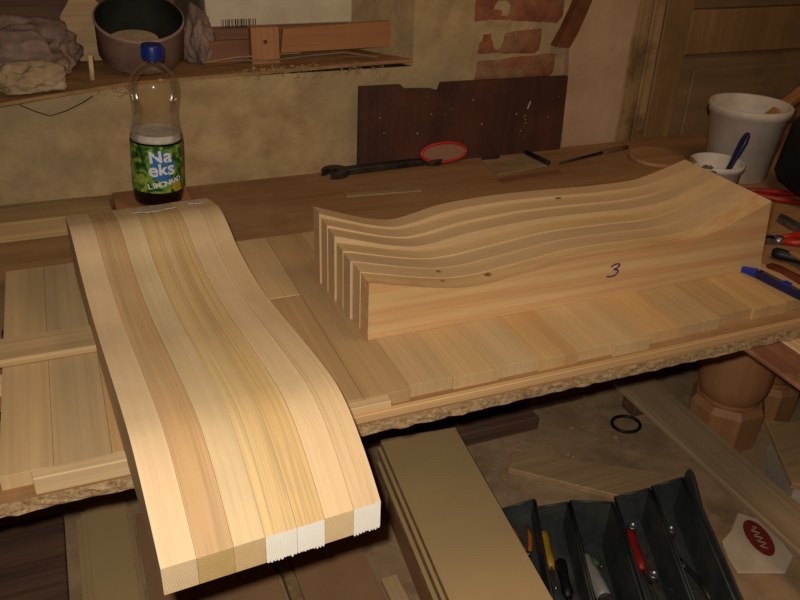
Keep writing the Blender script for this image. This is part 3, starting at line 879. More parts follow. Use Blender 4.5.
MB().lathe([(.0095, -.012), (.0095, .004)], 20, 0, Mq).build('bristles', M['rubble'], pen)
# black canister at the right edge
bc = Vector((1.53, 1.185, TOP + .0137))
can = thing('plastic_canister', bc, 'black plastic canister at the right photo edge beside the bucket', 'canister', (0, math.radians(7), math.radians(-20)))
def rrect(wx, wy, r, n=5):
    out_ = []
    for (cx, cy, a0) in ((wx - r, wy - r, 0), (-wx + r, wy - r, 90), (-wx + r, -wy + r, 180), (wx - r, -wy + r, 270)):
        for k in range(n + 1):
            t = math.radians(a0 + 90 * k / n); out_.append((cx + r * math.cos(t), cy + r * math.sin(t)))
    return out_
def loft(mb, secs, Mx=None):
    n = len(secs[0][0]); vs, fs = [], []
    for poly_, z in secs: vs += [(x, y, z) for x, y in poly_]
    for i in range(len(secs) - 1):
        for k in range(n):
            fs.append((i * n + k, i * n + (k + 1) % n, (i + 1) * n + (k + 1) % n, (i + 1) * n + k))
    fs.append(tuple(range(n))[::-1]); fs.append(tuple((len(secs) - 1) * n + k for k in range(n)))
    return mb.add(vs, fs, 0, True, Mx)
loft(MB(), [(rrect(.085, .055, .03), .004), (rrect(.1, .07, .03), .0), (rrect(.11, .08, .03), .02), (rrect(.11, .08, .03), .13), (rrect(.085, .06, .03), .175), (rrect(.045, .04, .02), .195), (rrect(.03, .03, .02), .20)]).build('canister_body', M['black_plastic'], can, local=True)
MB().lathe([(.026, .20), (.026, .222), (.022, .225)], 24).build('screw_cap', M['black_rubber'], can, local=True)
MB().tube([(-.03, 0, .195), (-.055, 0, .225), (-.09, 0, .21), (-.095, 0, .165)], .009, 10).build('carry_handle', M['black_plastic'], can, local=True)

# ------------------------------------------------------------------ hand tools at the right end of the bench
def pliers(name, hmat, label, cat, loc, rotz, s=1.0, spread=0.22, group=None, rot=(0, 0)):
    t = thing(name, loc, label, cat, (rot[0], rot[1], rotz), group)
    for sg in (-1, 1):
        hb = MB().tube([(0, sg * .004 * s, .007 * s), (-.03 * s, sg * .014 * s, .007 * s), (-.07 * s, sg * (.016 + .03 * spread) * s, .007 * s), (-.115 * s, sg * (.012 + .06 * spread) * s, .007 * s)], [.0055 * s, .0068 * s, .0072 * s, .006 * s], 10)
        hb.build('handle', hmat, t, local=True)
        MB().prism([(-.008 * s, -sg * .010 * s), (.014 * s, -sg * .009 * s) if False else (.012 * s, sg * .011 * s), (.05 * s, sg * .0035 * s), (.052 * s, sg * .0006 * s), (.0 * s, sg * .0006 * s)], .002 * s, .012 * s, 'Z').build('jaw', M['steel'], t, local=True)
    MB().lathe([(.010 * s, .001 * s), (.0105 * s, .003 * s), (.0105 * s, .012 * s), (.004 * s, .0135 * s)], 18).build('pivot', M['steel'], t, local=True)
    return t
def driver(name, hmat, label, cat, p, q, z, hl=.09, r=.011, shaft=.0028, group=None):
    a, b = Zp(*p, z), Zp(*q, z)
    return driver3(name, hmat, label, cat, a, b, hl, r, shaft, group)
def driver3(name, hmat, label, cat, a, b, hl=.09, r=.011, shaft=.0028, group=None):
    t = thing(name, a, label, cat, (0, 0, 0), group)
    dv = b - a; L_ = dv.length
    Mq = Matrix.Translation(a) @ dv.to_track_quat('Z', 'Y').to_matrix().to_4x4()
    MB().lathe([(r * .55, 0), (r * .95, hl * .06), (r, hl * .2), (r * .8, hl * .55), (r, hl * .82), (r * .6, hl)], 16, 0, Mq).build('handle', hmat, t)
    MB().lathe([(shaft, hl * .99), (shaft, L_ * .94), (shaft * 1.3, L_ * .96), (shaft * .5, L_)], 10, 0, Mq).build('shaft', M['steel'], t)
    return t
ZB = TOP
pliers('pliers', M['red_dark'], 'red handled pliers lying behind the right end of the stepped mould', 'pliers', Zp(742, 194, ZB), math.radians(140), 1.0)
a, b = Zp(777, 221, ZB + .008), Zp(797, 231, ZB + .008)
o = MB().prism([(Zp(776, 222, ZB).x, Zp(776, 222, ZB).y), (Zp(800, 236, ZB).x, Zp(800, 236, ZB).y), (Zp(806, 232, ZB).x, Zp(806, 232, ZB).y), (Zp(780, 218, ZB).x, Zp(780, 218, ZB).y)], ZB, ZB + .012, 'Z').build('steel_rule', M['steel'], bevel=.001)
tag(o, 'steel bar with a bright edge lying right of the stepped mould', 'steel bar')
pliers('pliers', M['red_plastic'], 'bright red handled pliers at the right edge of the bench', 'pliers', Zp(778, 243, ZB), math.radians(160), 1.05, 0.5)
driver('chisel', M['brown_handle'], 'chisel with a dark brown wooden handle at the right of the bench', 'chisel', (766, 268), (820, 290), ZB + .014, .11, .0135, .004)
driver('screwdriver', M['black_rubber'], 'black handled screwdriver lying among the tools right of the mould', 'screwdriver', (772, 252), (810, 262), ZB + .012, .08, .011)
driver('awl', M['tan_handle'], 'pale wooden handled awl lying on the tools at the right', 'awl', (790, 252), (815, 266), ZB + .02, .05, .006)
kn_ = thing('utility_knife', Zp(741, 268, 0), 'blue utility knife lying at the right end of the panel', 'knife')
a, b, c = Zp(741, 268.5, .006), Zp(757, 273, .006), Zp(804, 297, .006)
def flatbar(mb, p, q, w0, w1, t, mi=0):
    d_ = (q - p); n_ = Vector((-d_.y, d_.x, 0)).normalized()
    mb.add([p - n_ * w0 - Vector((0, 0, t)), p + n_ * w0 - Vector((0, 0, t)), q + n_ * w1 - Vector((0, 0, t)), q - n_ * w1 - Vector((0, 0, t)),
            p - n_ * w0 + Vector((0, 0, t)), p + n_ * w0 + Vector((0, 0, t)), q + n_ * w1 + Vector((0, 0, t)), q - n_ * w1 + Vector((0, 0, t))],
           [(0, 3, 2, 1), (4, 5, 6, 7), (0, 1, 5, 4), (1, 2, 6, 5), (2, 3, 7, 6), (3, 0, 4, 7)], mi)
    return mb
flatbar(MB(), a, b, .002, .010, .005).build('end_cap', M['blue_plastic'], kn_, bevel=.001)
flatbar(MB(), b, c, .009, .008, .006).build('handle', M['blue_dark'], kn_, bevel=.002)
flatbar(MB(), b.lerp(c, .12) + Vector((0, 0, .006)), b.lerp(c, .9) + Vector((0, 0, .006)), .003, .003, .001).build('blade_slide', M['steel'], kn_)
flatbar(MB(), b.lerp(c, .55) + Vector((0, 0, .0075)), b.lerp(c, .68) + Vector((0, 0, .0075)), .006, .006, .002).build('thumb_slider', M['blue_plastic'], kn_)
# black cable at the left edge
cb = MB()
c = Zp(-4, 434, TOP + .004)
cb.tube([(c.x + (.030 + .002 * k / 12) * math.cos(t) * .8, c.y + (.03) * math.sin(t), TOP + .004 + .0016 * (k / 12)) for k, t in enumerate([2 * math.pi * j / 24 for j in range(64)])], .0035, 8)
tag(cb.build('coiled_cable', M['black_rubber']), 'coil of black cable at the left photo edge on the bench', 'cable')
# a little blue peg on the left
o = MB().lathe([(.005, 0), (.006, .002), (.006, .01), (.004, .014)], 14, 0, Matrix.Translation(Zp(7, 338, TOP))).build('plastic_plug', M['blue_dark'])
tag(o, 'small dark blue plug left of the panel at the photo edge', 'plug')

# ------------------------------------------------------------------ shelf in the niche and what is on it
shelf_px = [(-60, 114), (0, 103), (66, 92), (132, 80.5), (162, 74), (220, 67.5), (276, 65), (362, 61.5), (414, 59.5)]
def zs(x): return .196 + (.216 - .196) * min(1, max(0, x / 400.0))
fe = [Zp(x, y, zs(x)) for x, y in shelf_px]
fe[-1].y = WY - .002
sb = MB()
th = .007
n = len(fe)
vs = []
for p in fe: vs.append((p.x, min(p.y, WY - .002), p.z))
for p in fe: vs.append((p.x, min(p.y, WY - .002), p.z - th))
for p in fe: vs.append((p.x, NY - .01, NZ0 + .006))
for p in fe: vs.append((p.x, NY - .01, NZ0 + .001))
fs = []
for i in range(n - 1):
    fs += [(i, i + 1, n + i + 1, n + i), (i, 2 * n + i, 2 * n + i + 1, i + 1), (n + i, n + i + 1, 3 * n + i + 1, 3 * n + i), (2 * n + i, 3 * n + i, 3 * n + i + 1, 2 * n + i + 1)]
fs += [(0, n, 3 * n, 2 * n), (n - 1, 2 * n + n - 1, 3 * n + n - 1, n + n - 1)]
sb.add(vs, fs)
shelf = tag(sb.build('wall_shelf', wood('shelf_board', (176, 134, 86), (146, 106, 66), 'X', 95, 0.3)), 'thin warped shelf board along the wall above the bottle', 'shelf')
def shz(x, y):
    return NZ0 + .008
# crumpled cloths
def cloth(name, c, rx, ry, rz, sd, mat, label, cat, fold=14.0, rot=0.0):
    bm = bmesh.new()
    bmesh.ops.create_icosphere(bm, subdivisions=5, radius=1.0)
    for v in bm.verts:
        p = v.co.copy()
        s_ = Vector((sd * 3.1, sd * 1.7, sd))
        f = 1 + .32 * noise.noise(p * 1.6 + s_)
        rdg = (1 - abs(noise.noise(p * 2.8 + s_ * 2)) * 2.2)
        f += .16 * rdg + .05 * (1 - abs(noise.noise(p * 7 + s_)) * 2)
        q = p * f
        q.z = max(q.z, -.55)
        v.co = Vector((q.x * rx, q.y * ry, (q.z + .55) / 1.55 * rz))
    me = bpy.data.meshes.new(name); bm.to_mesh(me); bm.free()
    for p in me.polygons: p.use_smooth = True
    me.materials.append(mat)
    o = bpy.data.objects.new(name, me); COL.objects.link(o)
    o.location = c; o.rotation_euler = (0, 0, rot)
    return tag(o, label, cat)
cloth('crumpled_cloth', (-.085, 1.80, NZ0 + .006), .12, .08, .10, 1.3, M['cloth'], 'big crumpled dusty mauve cloth at the left end of the shelf', 'cloth')
cloth('crumpled_cloth', (.29, 1.845, NZ0 + .006), .030, .06, .10, 4.2, M['cloth'], 'small crumpled mauve cloth on the shelf right of the round tin', 'cloth')
cloth('work_glove', (-.055, 1.665, NZ0 + .004), .06, .03, .05, 7.7, M['glove'], 'tan work glove crumpled before the mauve cloth on the shelf', 'glove')
# leaning offcut
c = Yp(82, 36, 1.86)
Mq = Matrix.Translation((c.x, 1.87, NZ0 + .007)) @ Matrix.Rotation(-.15, 4, 'X') @ Matrix.Rotation(math.radians(0), 4, 'Y')
o = MB().prism([(-.038, .09), (-.01, .0), (.04, .0), (.046, .112), (.006, .152)], -.006, .006, 'Y', 0, Mq).build('wooden_offcut', M['timber'], bevel=.001)
tag(o, 'tilted tan offcut standing behind the cloth left of the round tin', 'wood offcut')
# round tin lying tilted towards the room
tc = Yp(141, 46, 1.80)
tin = thing('round_tin', (tc.x, 1.80, NZ0 + .007), 'open round dusty tin tilted towards the room on the shelf', 'tin', (math.radians(22), 0, 0))
MB().lathe([(.082, .0), (.086, .002), (.087, .072), (.089, .074), (.089, .078), (.0855, .079)], 64, cap1=False).build('outer_wall', M['tin_out'], tin, local=True)
MB().lathe([(.0852, .079), (.0845, .072), (.0835, .006), (.001, .005)], 64, cap0=False, cap1=False).build('inner_lining', M['tin_in'], tin, local=True)
for ch_ in tin.children: pass
tin.location.z += .082 * math.sin(math.radians(22)) + .0
tin.location.y += .0
Mt = pmat(tin)
o = MB().prism([(.05 * math.cos(t), .036 * math.sin(t)) for t in [2 * math.pi * k / 24 for k in range(24)]] , .0065, .012, 'Z', 0, Mt @ Matrix.Translation((-.018, -.032, .036))).build('wooden_disc', M['glove'])
tag(o, 'flat beige disc lying inside the round tin', 'disc')
# props that keep the tin tilted
o = MB().box(tc.x - .05, tc.x + .05, 1.858, 1.88, NZ0 + .006, NZ0 + .006 + .05).build('wooden_block', M['brownwood'], bevel=.002)
tag(o, 'brown wooden block propping up the back of the round tin', 'wooden block')
# dusty cardboard box with a printed code
a, b = Yp(207, 32, 1.86), Yp(352, 22, 1.86)
bx = thing('cardboard_box', ((a.x + b.x) / 2, 1.89, NZ0 + .006), 'dusty white cardboard box with a printed code on the shelf', 'box')
MB().box(a.x, b.x, 1.86, 1.93, NZ0 + .068, .52).build('carton', M['card'], bx, bevel=.002)
bm_ = MB()
c0, c1 = Yp(222, 28.5, 1.8598), Yp(256, 31, 1.8598)
x = c0.x
rr = random.Random(4)
while x < c1.x:
    wd = rr.choice((.0012, .0018, .003)); gp = rr.choice((.0012, .002, .0035))
    bm_.box(x, x + wd, 1.8592, 1.8602, Yp(222, 28, 1.86).z - .001, Yp(222, 19.5, 1.86).z)
    x += wd + gp
bm_.build('printed_code', M['ink'], bx)
o = MB().box(a.x + .01, b.x - .01, 1.865, 1.925, NZ0 + .006, NZ0 + .068).build('wooden_block', M['brownwood'], bevel=.002)
tag(o, 'dark wooden block under the cardboard box', 'wooden block')
# brown strip, block with a hole, long lath
a, b = Yp(206, 54, 1.78), Yp(253, 40, 1.78)
o = MB().box(a.x, b.x + .02, 1.785, 1.80, NZ0 + .007, b.z).build('wooden_strip', M['brownwood'], bevel=.001)
tag(o, 'dark brown wooden strip on the shelf below the cardboard box', 'wooden strip')
a, b = Yp(252, 54.5, 1.755), Yp(278.5, 27, 1.755)
hx, hz, hr = (a.x + b.x) / 2, Yp(264, 42, 1.755).z, .0045
blk = thing('wooden_block', (hx, 1.765, NZ0 + .007), 'square orange wooden block with a drilled hole on the shelf', 'wooden block')
bmv, bmf = [], []
outer = [(a.x, NZ0 + .007), (b.x, NZ0 + .007), (b.x + .001, b.z), (a.x + .001, b.z - .002)]
n = 24
def onrect(t):
    dx, dz = math.cos(t), math.sin(t)
    best = 1e9
    xm, xM, zm, zM = a.x, b.x, NZ0 + .007, b.z
    for lim, d_, p_ in ((xm, dx, hx), (xM, dx, hx), (zm, dz, hz), (zM, dz, hz)):
        if abs(d_) > 1e-6:
            s_ = (lim - p_) / d_
            if s_ > 0: best = min(best, s_)
    return (hx + dx * best, hz + dz * best)
ts_ = sorted([2 * math.pi * k / n for k in range(n)] + [math.atan2(z_ - hz, x_ - hx) % (2 * math.pi) for x_ in (a.x, b.x) for z_ in (NZ0 + .007, b.z)])
n = len(ts_)
for y in (1.755, 1.783):
    for t in ts_: bmv.append((hx + hr * math.cos(t), y, hz + hr * math.sin(t)))
    for t in ts_:
        q = onrect(t); bmv.append((q[0], y, q[1]))
for k in range(n):
    k2 = (k + 1) % n
    bmf += [(k, k2, n + k2, n + k), (2 * n + k, 3 * n + k, 3 * n + k2, 2 * n + k2), (k, 2 * n + k, 2 * n + k2, k2), (n + k, n + k2, 3 * n + k2, 3 * n + k)]
MB().add(bmv, bmf).build('drilled_block', M['redwood2'], blk)
p_ = [Yp(281, 53, 1.752), Yp(394.5, 46.5, 1.752), Yp(394.5, 20.5, 1.752), Yp(283, 29, 1.752)]
o = MB().prism([(q.x, max(q.z, NZ0 + .0075)) for q in p_], 1.752, 1.766, 'Y').build('wooden_lath', M['redwood'], bevel=.001)
tag(o, 'long orange-brown board on edge on the shelf right of the drilled block', 'board')
# dusty strips and shavings
for i, (pp, lab) in enumerate((([(231, 60), (270, 60.5), (312, 55), (345, 52), (378, 57)], 'thin pale veneer strip bent on the shelf below the orange-brown board'), ([(205, 62), (235, 57), (300, 52.5)], 'thin pale lath on the shelf before the dark brown strip'))):
    ps = [Zp(x, y, .222 + .004 * (k % 2)) for k, (x, y) in enumerate(pp)]
    mb = MB()
    for k in range(len(ps) - 1): flatbar(mb, ps[k], ps[k + 1], .004, .004, .0008)
    tag(mb.build('veneer_strip', M['web'] if i == 0 else M['paleplank_x']), lab, 'veneer strip')
sv = MB()
rr = random.Random(11)
for k in range(190):
    px = rr.choice((rr.gauss(260, 14), rr.gauss(310, 14), rr.gauss(352, 16), rr.uniform(95, 130), rr.uniform(200, 390)))
    fy = np.interp(px, [p[0] for p in shelf_px], [p[1] for p in shelf_px])
    py = fy + abs(rr.gauss(0, 6)) + 1.5
    c = Yp(px, py, WY - .004 - rr.uniform(0, .006))
    rad_ = rr.uniform(.0025, .0065); a0 = rr.uniform(0, 6.28); sweep = rr.uniform(1.5, 4.5)
    Mx = Matrix.Translation(c) @ Matrix.Rotation(rr.uniform(0, 6.28), 4, 'X') @ Matrix.Rotation(rr.uniform(0, 6.28), 4, 'Z')
    wv_ = rr.uniform(.0012, .003); m_ = 6
    vs = []
    for j in range(m_ + 1):
        t = a0 + sweep * j / m_
        for zz in (0, wv_):
            for r2 in (rad_, rad_ - .0004): vs.append((r2 * math.cos(t), r2 * math.sin(t), zz))
    fs = []
    for j in range(m_):
        b_ = j * 4; n_ = b_ + 4
        fs += [(b_, n_, n_ + 2, b_ + 2), (b_ + 1, b_ + 3, n_ + 3, n_ + 1), (b_, b_ + 1, n_ + 1, n_), (b_ + 2, n_ + 2, n_ + 3, b_ + 3)]
    sv.add(vs, fs, 0, False, Mx)
tag(sv.build('wood_shavings', M['shaving']), 'small curled wood shavings caught along the wall under the shelf', 'shavings', kind='stuff')
wp = [(8, 96), (22, 106), (34, 111), (50, 116), (66, 111), (82, 103), (93, 96)]
ps = [Yp(x, y, WY - .008) for x, y in wp]
tag(MB().tube(ps, .0011, 6).build('loose_wire', M['wire']), 'thin dark wire hanging on the wall under the left end of the shelf', 'wire')
o = MB().box(-.55, .26, 1.935, 1.955, NZ0 + .006, .55).build('wooden_board', M['darkwood'], bevel=.002)  # dark backing added so the niche looks darker than flash falloff leaves it
tag(o, 'dark board added at the back of the shelf niche to darken the recess', 'board')
c = Yp(90, 62, 1.70)
o = MB().tube([(c.x, 1.70, NZ0 + .008), (c.x + .002, 1.702, NZ0 + .055)], .005, 10).build('wooden_dowel', M['paleplank'])
tag(o, 'short pale dowel standing before the cloth left of the tin', 'dowel')

# ------------------------------------------------------------------ under the bench: floor group scaled about the camera, factor baked into the numbers
# stack of MDF sheets on two bearers
x0, x1 = .484, .646
MB0 = FL + .138
MR = Matrix.Translation((.57, 1.19, 0)) @ Matrix.Rotation(math.radians(-5.5), 4, 'Z') @ Matrix.Translation((-.57, -1.19, 0))
o = MB().box(.500, .585, .50, 1.175, FL, MB0, 0, MR).build('timber_bearer', M['hardboard'], bevel=.003)
tag(o, 'thick brown timber under the long MDF stack', 'timber')
for k in range(4):
    z0 = MB0 + .0157 * k
    e = (.0, .004, -.003, .0)[k]
    o = MB().box(x0 + e - .003 * (3 - k), x1 + e, .25 + .01 * k, 1.19 - .004 * (3 - k), z0, z0 + .015, 0, MR)
    for i, f in enumerate(o.f): o.m[i] = 0 if i == 1 else 1
    o = o.build('mdf_sheet', [M['mdf'], M['mdf_edge']], bevel=.0008)
    tag(o, ('bottom sheet of the long MDF stack beside the toolbox', 'second sheet from the bottom of the long MDF stack', 'third sheet from the bottom of the long MDF stack', 'top sheet of the long MDF stack left of the toolbox')[k], 'MDF sheet', 'MDF sheets stacked by the toolbox')
for k in range(3):
    z0 = FL + .016 * k
    o = MB().box(-.112 + .011 * k, -.004 - .004 * k, .30, 1.38, z0, z0 + .0154)
    for i, f in enumerate(o.f): o.m[i] = 0 if i == 1 else 1
    o = o.build('mdf_sheet', [M['mdf'], M['mdf_edge']], bevel=.0008)
    tag(o, ('bottom strip of the narrow MDF stack below the left bench edge', 'middle strip of the narrow MDF stack below the left bench edge', 'top strip of the narrow MDF stack below the left bench edge')[k], 'MDF sheet', 'narrow MDF strips on the floor')
o = MB().box(.002, .238, .30, 1.36, FL, FL + .010).build('hardboard_sheet', M['hardboard'], bevel=.0008)
tag(o, 'brown hardboard sheet on the floor below the big mould, left of the thin edges', 'hardboard sheet')
o = MB().box(.246, .264, .30, 1.31, FL, FL + .026).build('mdf_batten', M['mdf_edge'], bevel=.0008)
tag(o, 'narrow MDF batten on the floor between two brown hardboard sheets', 'batten')
o = MB().box(.272, .415, .30, 1.27, FL, FL + .009).build('hardboard_sheet', M['hardboard'], bevel=.0008)
tag(o, 'brown hardboard sheet on the floor beside the MDF stack', 'hardboard sheet')
o = MB().box(.422, .455, .84, 1.02, FL, FL + .012).build('pale_lath', M['paleplank'], bevel=.001)
tag(o, 'pale lath lying on the floor along the left of the MDF stack', 'lath')
# bottom left: grey beam and dark board
o = MB().box(-.55, -.135, .927, .975, FL + .0, FL + .06).build('timber_beam', M['greyplank'], bevel=.006)
tag(o, 'grey weathered beam end on the floor at the lower left', 'timber')
o = MB().box(-.62, -.135, 1.02, 1.40, FL, FL + .026).build('wooden_board', M['darkwood'], bevel=.002)
tag(o, 'dark brown board on the floor behind the grey beam', 'board')

# open cantilever toolbox
TBX = Vector((.778, .803, FL))
tbx = thing('toolbox', TBX, 'open slate grey cantilever toolbox full of tools on the floor', 'toolbox', (0, 0, math.radians(-23)))
tbx.scale = (.755, .873, .873)
def tray(name, x0, x1, y0, y1, z0, z1, lo=0.0, t=.0025):
    """sheet metal tray, its left rim lower by lo"""
    mb = MB()
    zl, zr = z1 - lo, z1
    mb.box(x0, x1, y0, y1, z0, z0 + t)
    mb.box(x0, x0 + t, y0, y1, z0, zl); mb.box(x1 - t, x1, y0, y1, z0, zr)
    for y in (y0, y1 - t): mb.prism([(x0, z0), (x1, z0), (x1, zr), (x0, zl)], y, y + t, 'Y')
    mb.tube([(x0, y0, zl), (x0, y1, zl)], .003, 6); mb.tube([(x1, y0, zr), (x1, y1, zr)], .003, 6)
    mb.tube([(x0, y1, zl), (x1, y1, zr)], .003, 6); mb.tube([(x0, y0, zl), (x1, y0, zr)], .003, 6)
    return mb.build(name, M['toolbox'], tbx, local=True)
Y0, Y1 = -.20, .20
tray('base_tray', -.055, .055, Y0, Y1, .0, .14, .0)
tray('lower_tray', -.145, -.06, Y0, Y1, .06, .135, .02)
tray('lower_tray', .06, .145, Y0, Y1, .085, .185, .03)
tray('upper_tray', -.235, -.15, Y0, Y1, .085, .14, .035)
tray('upper_tray', .15, .222, Y0, Y1, .12, .22, .03)
lid = MB().box(.226, .231, Y0, Y1, .12, .235); lid.prism([(Y1 - .10, .235), (Y1, .235), (Y1 - .012, .258), (Y1 - .03, .258)], .226, .231, 'X')
lid.build('lid', M['toolbox'], tbx, local=True)
for sy in (Y0 - .003, Y1 + .001):
    for (xa, za, xb, zb) in ((-.04, .04, -.12, .09), (-.10, .075, -.20, .10), (.04, .05, .12, .14), (.10, .13, .21, .16)):
        d_ = Vector((xb - xa, 0, zb - za)).normalized() ; n_ = Vector((-d_.z, 0, d_.x)) * .006
        MB().prism([(xa - n_.x, za - n_.z), (xb - n_.x, zb - n_.z), (xb + n_.x, zb + n_.z), (xa + n_.x, za + n_.z)], sy, sy + .002, 'Y').build('hinge_arm', M['steel_dark'], tbx, local=True)
TM = pmat(tbx)
def tl_(x, y, z): return TM @ Vector((x, y, z))
# tools in its trays
t = pliers('pliers', M['red_plastic'], 'red handled pliers in the leftmost tray of the toolbox', 'pliers', tl_(-.172, .02, .089), math.radians(72), .75, .1)
t = pliers('pliers', M['orange_plastic'], 'orange handled pliers at the far end of the leftmost toolbox tray', 'pliers', tl_(-.178, .08, .09), math.radians(-108), .6, .2)
driver3('screwdriver', M['yellow_plastic'], 'yellow handled screwdriver at the far end of the second toolbox tray', 'screwdriver', tl_(-.125, .16, .08), tl_(-.118, .0, .077), .09, .010)
driver3('screwdriver', M['yellow_plastic'], 'yellow handled screwdriver nearest the photo bottom in the leftmost toolbox tray', 'screwdriver', tl_(-.175, -.10, .104), tl_(-.19, -.185, .1), .08, .009)
driver3('screwdriver', M['black_rubber'], 'black handled screwdriver in the second toolbox tray', 'screwdriver', tl_(-.095, .08, .079), tl_(-.09, -.12, .076), .09, .011)
driver3('screwdriver', M['green_plastic'], 'green handled screwdriver at the far end of the toolbox middle', 'screwdriver', tl_(-.03, .15, .03), tl_(.03, .11, .03), .05, .009)
fl_ = thing('flashlight', tl_(-.02, .07, .03), 'grey metal flashlight in the middle of the toolbox', 'flashlight')
Mq = Matrix.Translation(tl_(-.02, .12, .045)) @ (tl_(.02, -.05, .05) - tl_(-.02, .12, .045)).to_track_quat('Z', 'Y').to_matrix().to_4x4()
MB().lathe([(.012, 0), (.015, .004), (.015, .09), (.013, .10)], 20, 0, Mq).build('barrel', plain('grey_flashlight', (150, 148, 142), .4), fl_)
MB().lathe([(.013, .10), (.020, .12), (.020, .145), (.017, .147)], 20, 0, Mq).build('lamp_head', M['steel'], fl_)
driver3('screwdriver', M['red_dark'], 'red handled screwdriver in the tray right of the toolbox middle', 'screwdriver', tl_(.092, .15, .104), tl_(.105, -.08, .10), .10, .011)
driver3('screwdriver', M['red_plastic'], 'bright red screwdriver at the photo bottom in the toolbox', 'screwdriver', tl_(.092, -.09, .103), tl_(.10, -.18, .10), .07, .010)
sc_ = thing('steel_chisel', tl_(.12, .08, .09), 'thin steel chisel beside the red screwdriver in the toolbox', 'chisel')
flatbar(MB(), tl_(.122, .12, .091), tl_(.129, -.12, .091), .006, .007, .002).build('blade', M['steel'], sc_)
pliers('pincers', M['steel_dark'], 'dark steel pincers in the rightmost tray of the toolbox', 'pincers', tl_(.186, .03, .124), math.radians(76), .75, .15)
pt = scrap('plastic_bag', 0, 0, FL, .03, .045, M['steel'], .001, 8)
pt.location = tl_(.187, -.06, .125) - Zp(0, 0, FL)
tag(pt, 'flat silvery foil scrap in the rightmost toolbox tray', 'foil')
wrn = thing('wrench', tl_(.0, -.12, .02), 'small steel wrench lying in the middle of the toolbox', 'wrench', (0, 0, math.radians(70)))
MB().prism(wrench_outline(.11, .005, .013, .005, .3), 0.0, .006, 'Z').build('wrench_body', M['steel'], wrn, bevel=.0008, local=True)

for k, (x, y, z, dx) in enumerate(((-.04, -.02, .004, .012), (-.028, -.05, .004, -.01), (.012, -.04, .004, .02))):
    o = MB().tube([tl_(x, y, z + .004), tl_(x + dx * .4, y - .035, z + .004), tl_(x + dx, y - .09, z + .004)], [.0035, .0032, .002], 8).build('drill_bit', M['steel'])
    tag(o, ('steel drill bit leftmost on the floor of the toolbox middle', 'steel drill bit in the middle of the three in the toolbox', 'steel drill bit rightmost on the floor of the toolbox middle')[k], 'drill bit', 'drill bits in the toolbox')
for k, (x, y, z) in enumerate(((.105, .16, .091), (.118, .02, .091), (.185, .12, .124))):
    o = MB().lathe([(.006, 0), (.0095, 0), (.0095, .016), (.0085, .018), (.006, .018), (.006, .002)], 16, 0, Matrix.Translation(tl_(x, y, z)) @ Matrix.Rotation(.4 * k, 4, 'Z'), cap0=False, cap1=False).build('socket', M['steel'])
    tag(o, ('steel socket at the far end of the tray right of the toolbox middle', 'steel socket halfway along the tray right of the toolbox middle', 'steel socket in the rightmost toolbox tray')[k], 'socket', 'loose steel sockets in the toolbox')

# planks on the floor
q = [Zp(508, 468, FL + .016), Zp(620, 496, FL + .016), Zp(700, 478, FL + .016), Zp(512, 450, FL + .016)]
o = MB().prism([(p.x, p.y) for p in q], FL, FL + .016, 'Z').build('floor_plank', M['paleplank_x'], bevel=.002)
tag(o, 'pale plank on the floor behind the toolbox', 'plank')
pk = MB().box(1.175, 1.282, .52, 1.345, FL + .074, FL + .089)
o = pk.build('floor_plank', M['greyplank'], bevel=.003)
tag(o, 'long weathered plank running along the right of the toolbox', 'plank')
for y in (.58, 1.318):
    o = MB().box(1.215, 1.278, y - .025, y + .025, FL, FL + .074).build('floor_batten', M['darkwood'], bevel=.002)
    tag(o, 'dark batten under the near end of the weathered plank' if y < 1 else 'dark batten under the far end of the weathered plank', 'batten')
o = MB().box(.52, 1.14, 1.40, 1.45, FL, FL + .052).build('timber_beam', M['darkwood'], bevel=.006)
tag(o, 'dark beam on the floor along the foot of the wall', 'timber')
o = MB().box(.70, .96, 1.33, 1.378, FL, FL + .04).build('wooden_offcut', M['darkwood'], bevel=.005)
tag(o, 'dark lump of timber before the dark beam by the wall', 'wood offcut')
q = [Zp(452, 452, FL), Zp(500, 440, FL), Zp(515, 470, FL), Zp(470, 480, FL)]
# wire loop
c = Zp(626, 424, FL + .006)
tag(MB().tube([(c.x + .036 * math.cos(t), c.y + .032 * math.sin(t), FL + .006) for t in [2 * math.pi * k / 32 for k in range(32)]], .004, 8, closed=True).build('cable_loop', M['black_rubber']), 'black cable loop on the floor left of the weathered plank', 'cable')
# rubble bits
rr = random.Random(21)
rb_ = MB()
for k in range(90):
    px, py = rr.uniform(455, 690), rr.uniform(420, 490)
    c = Zp(px, py, FL)
    if c.y > 1.31 or c.x > 1.14: continue
    s_ = rr.uniform(.002, .007)
    Mx = Matrix.Translation((c.x, c.y, FL + s_ * .3)) @ Matrix.Rotation(rr.uniform(0, 6.28), 4, 'Z') @ Matrix.Diagonal((s_, s_ * rr.uniform(.4, 1), s_ * .5, 1))
    rb_.prism([(1, .1), (.5, .8), (-.6, .9), (-1, -.2), (-.2, -.9), (.7, -.7)], -.6, .8, 'Z', 0, Mx)
tag(rb_.build('floor_debris', M['paleplank_x']), 'scattered wood chips and debris on the floor behind the toolbox', 'debris', kind='stuff')

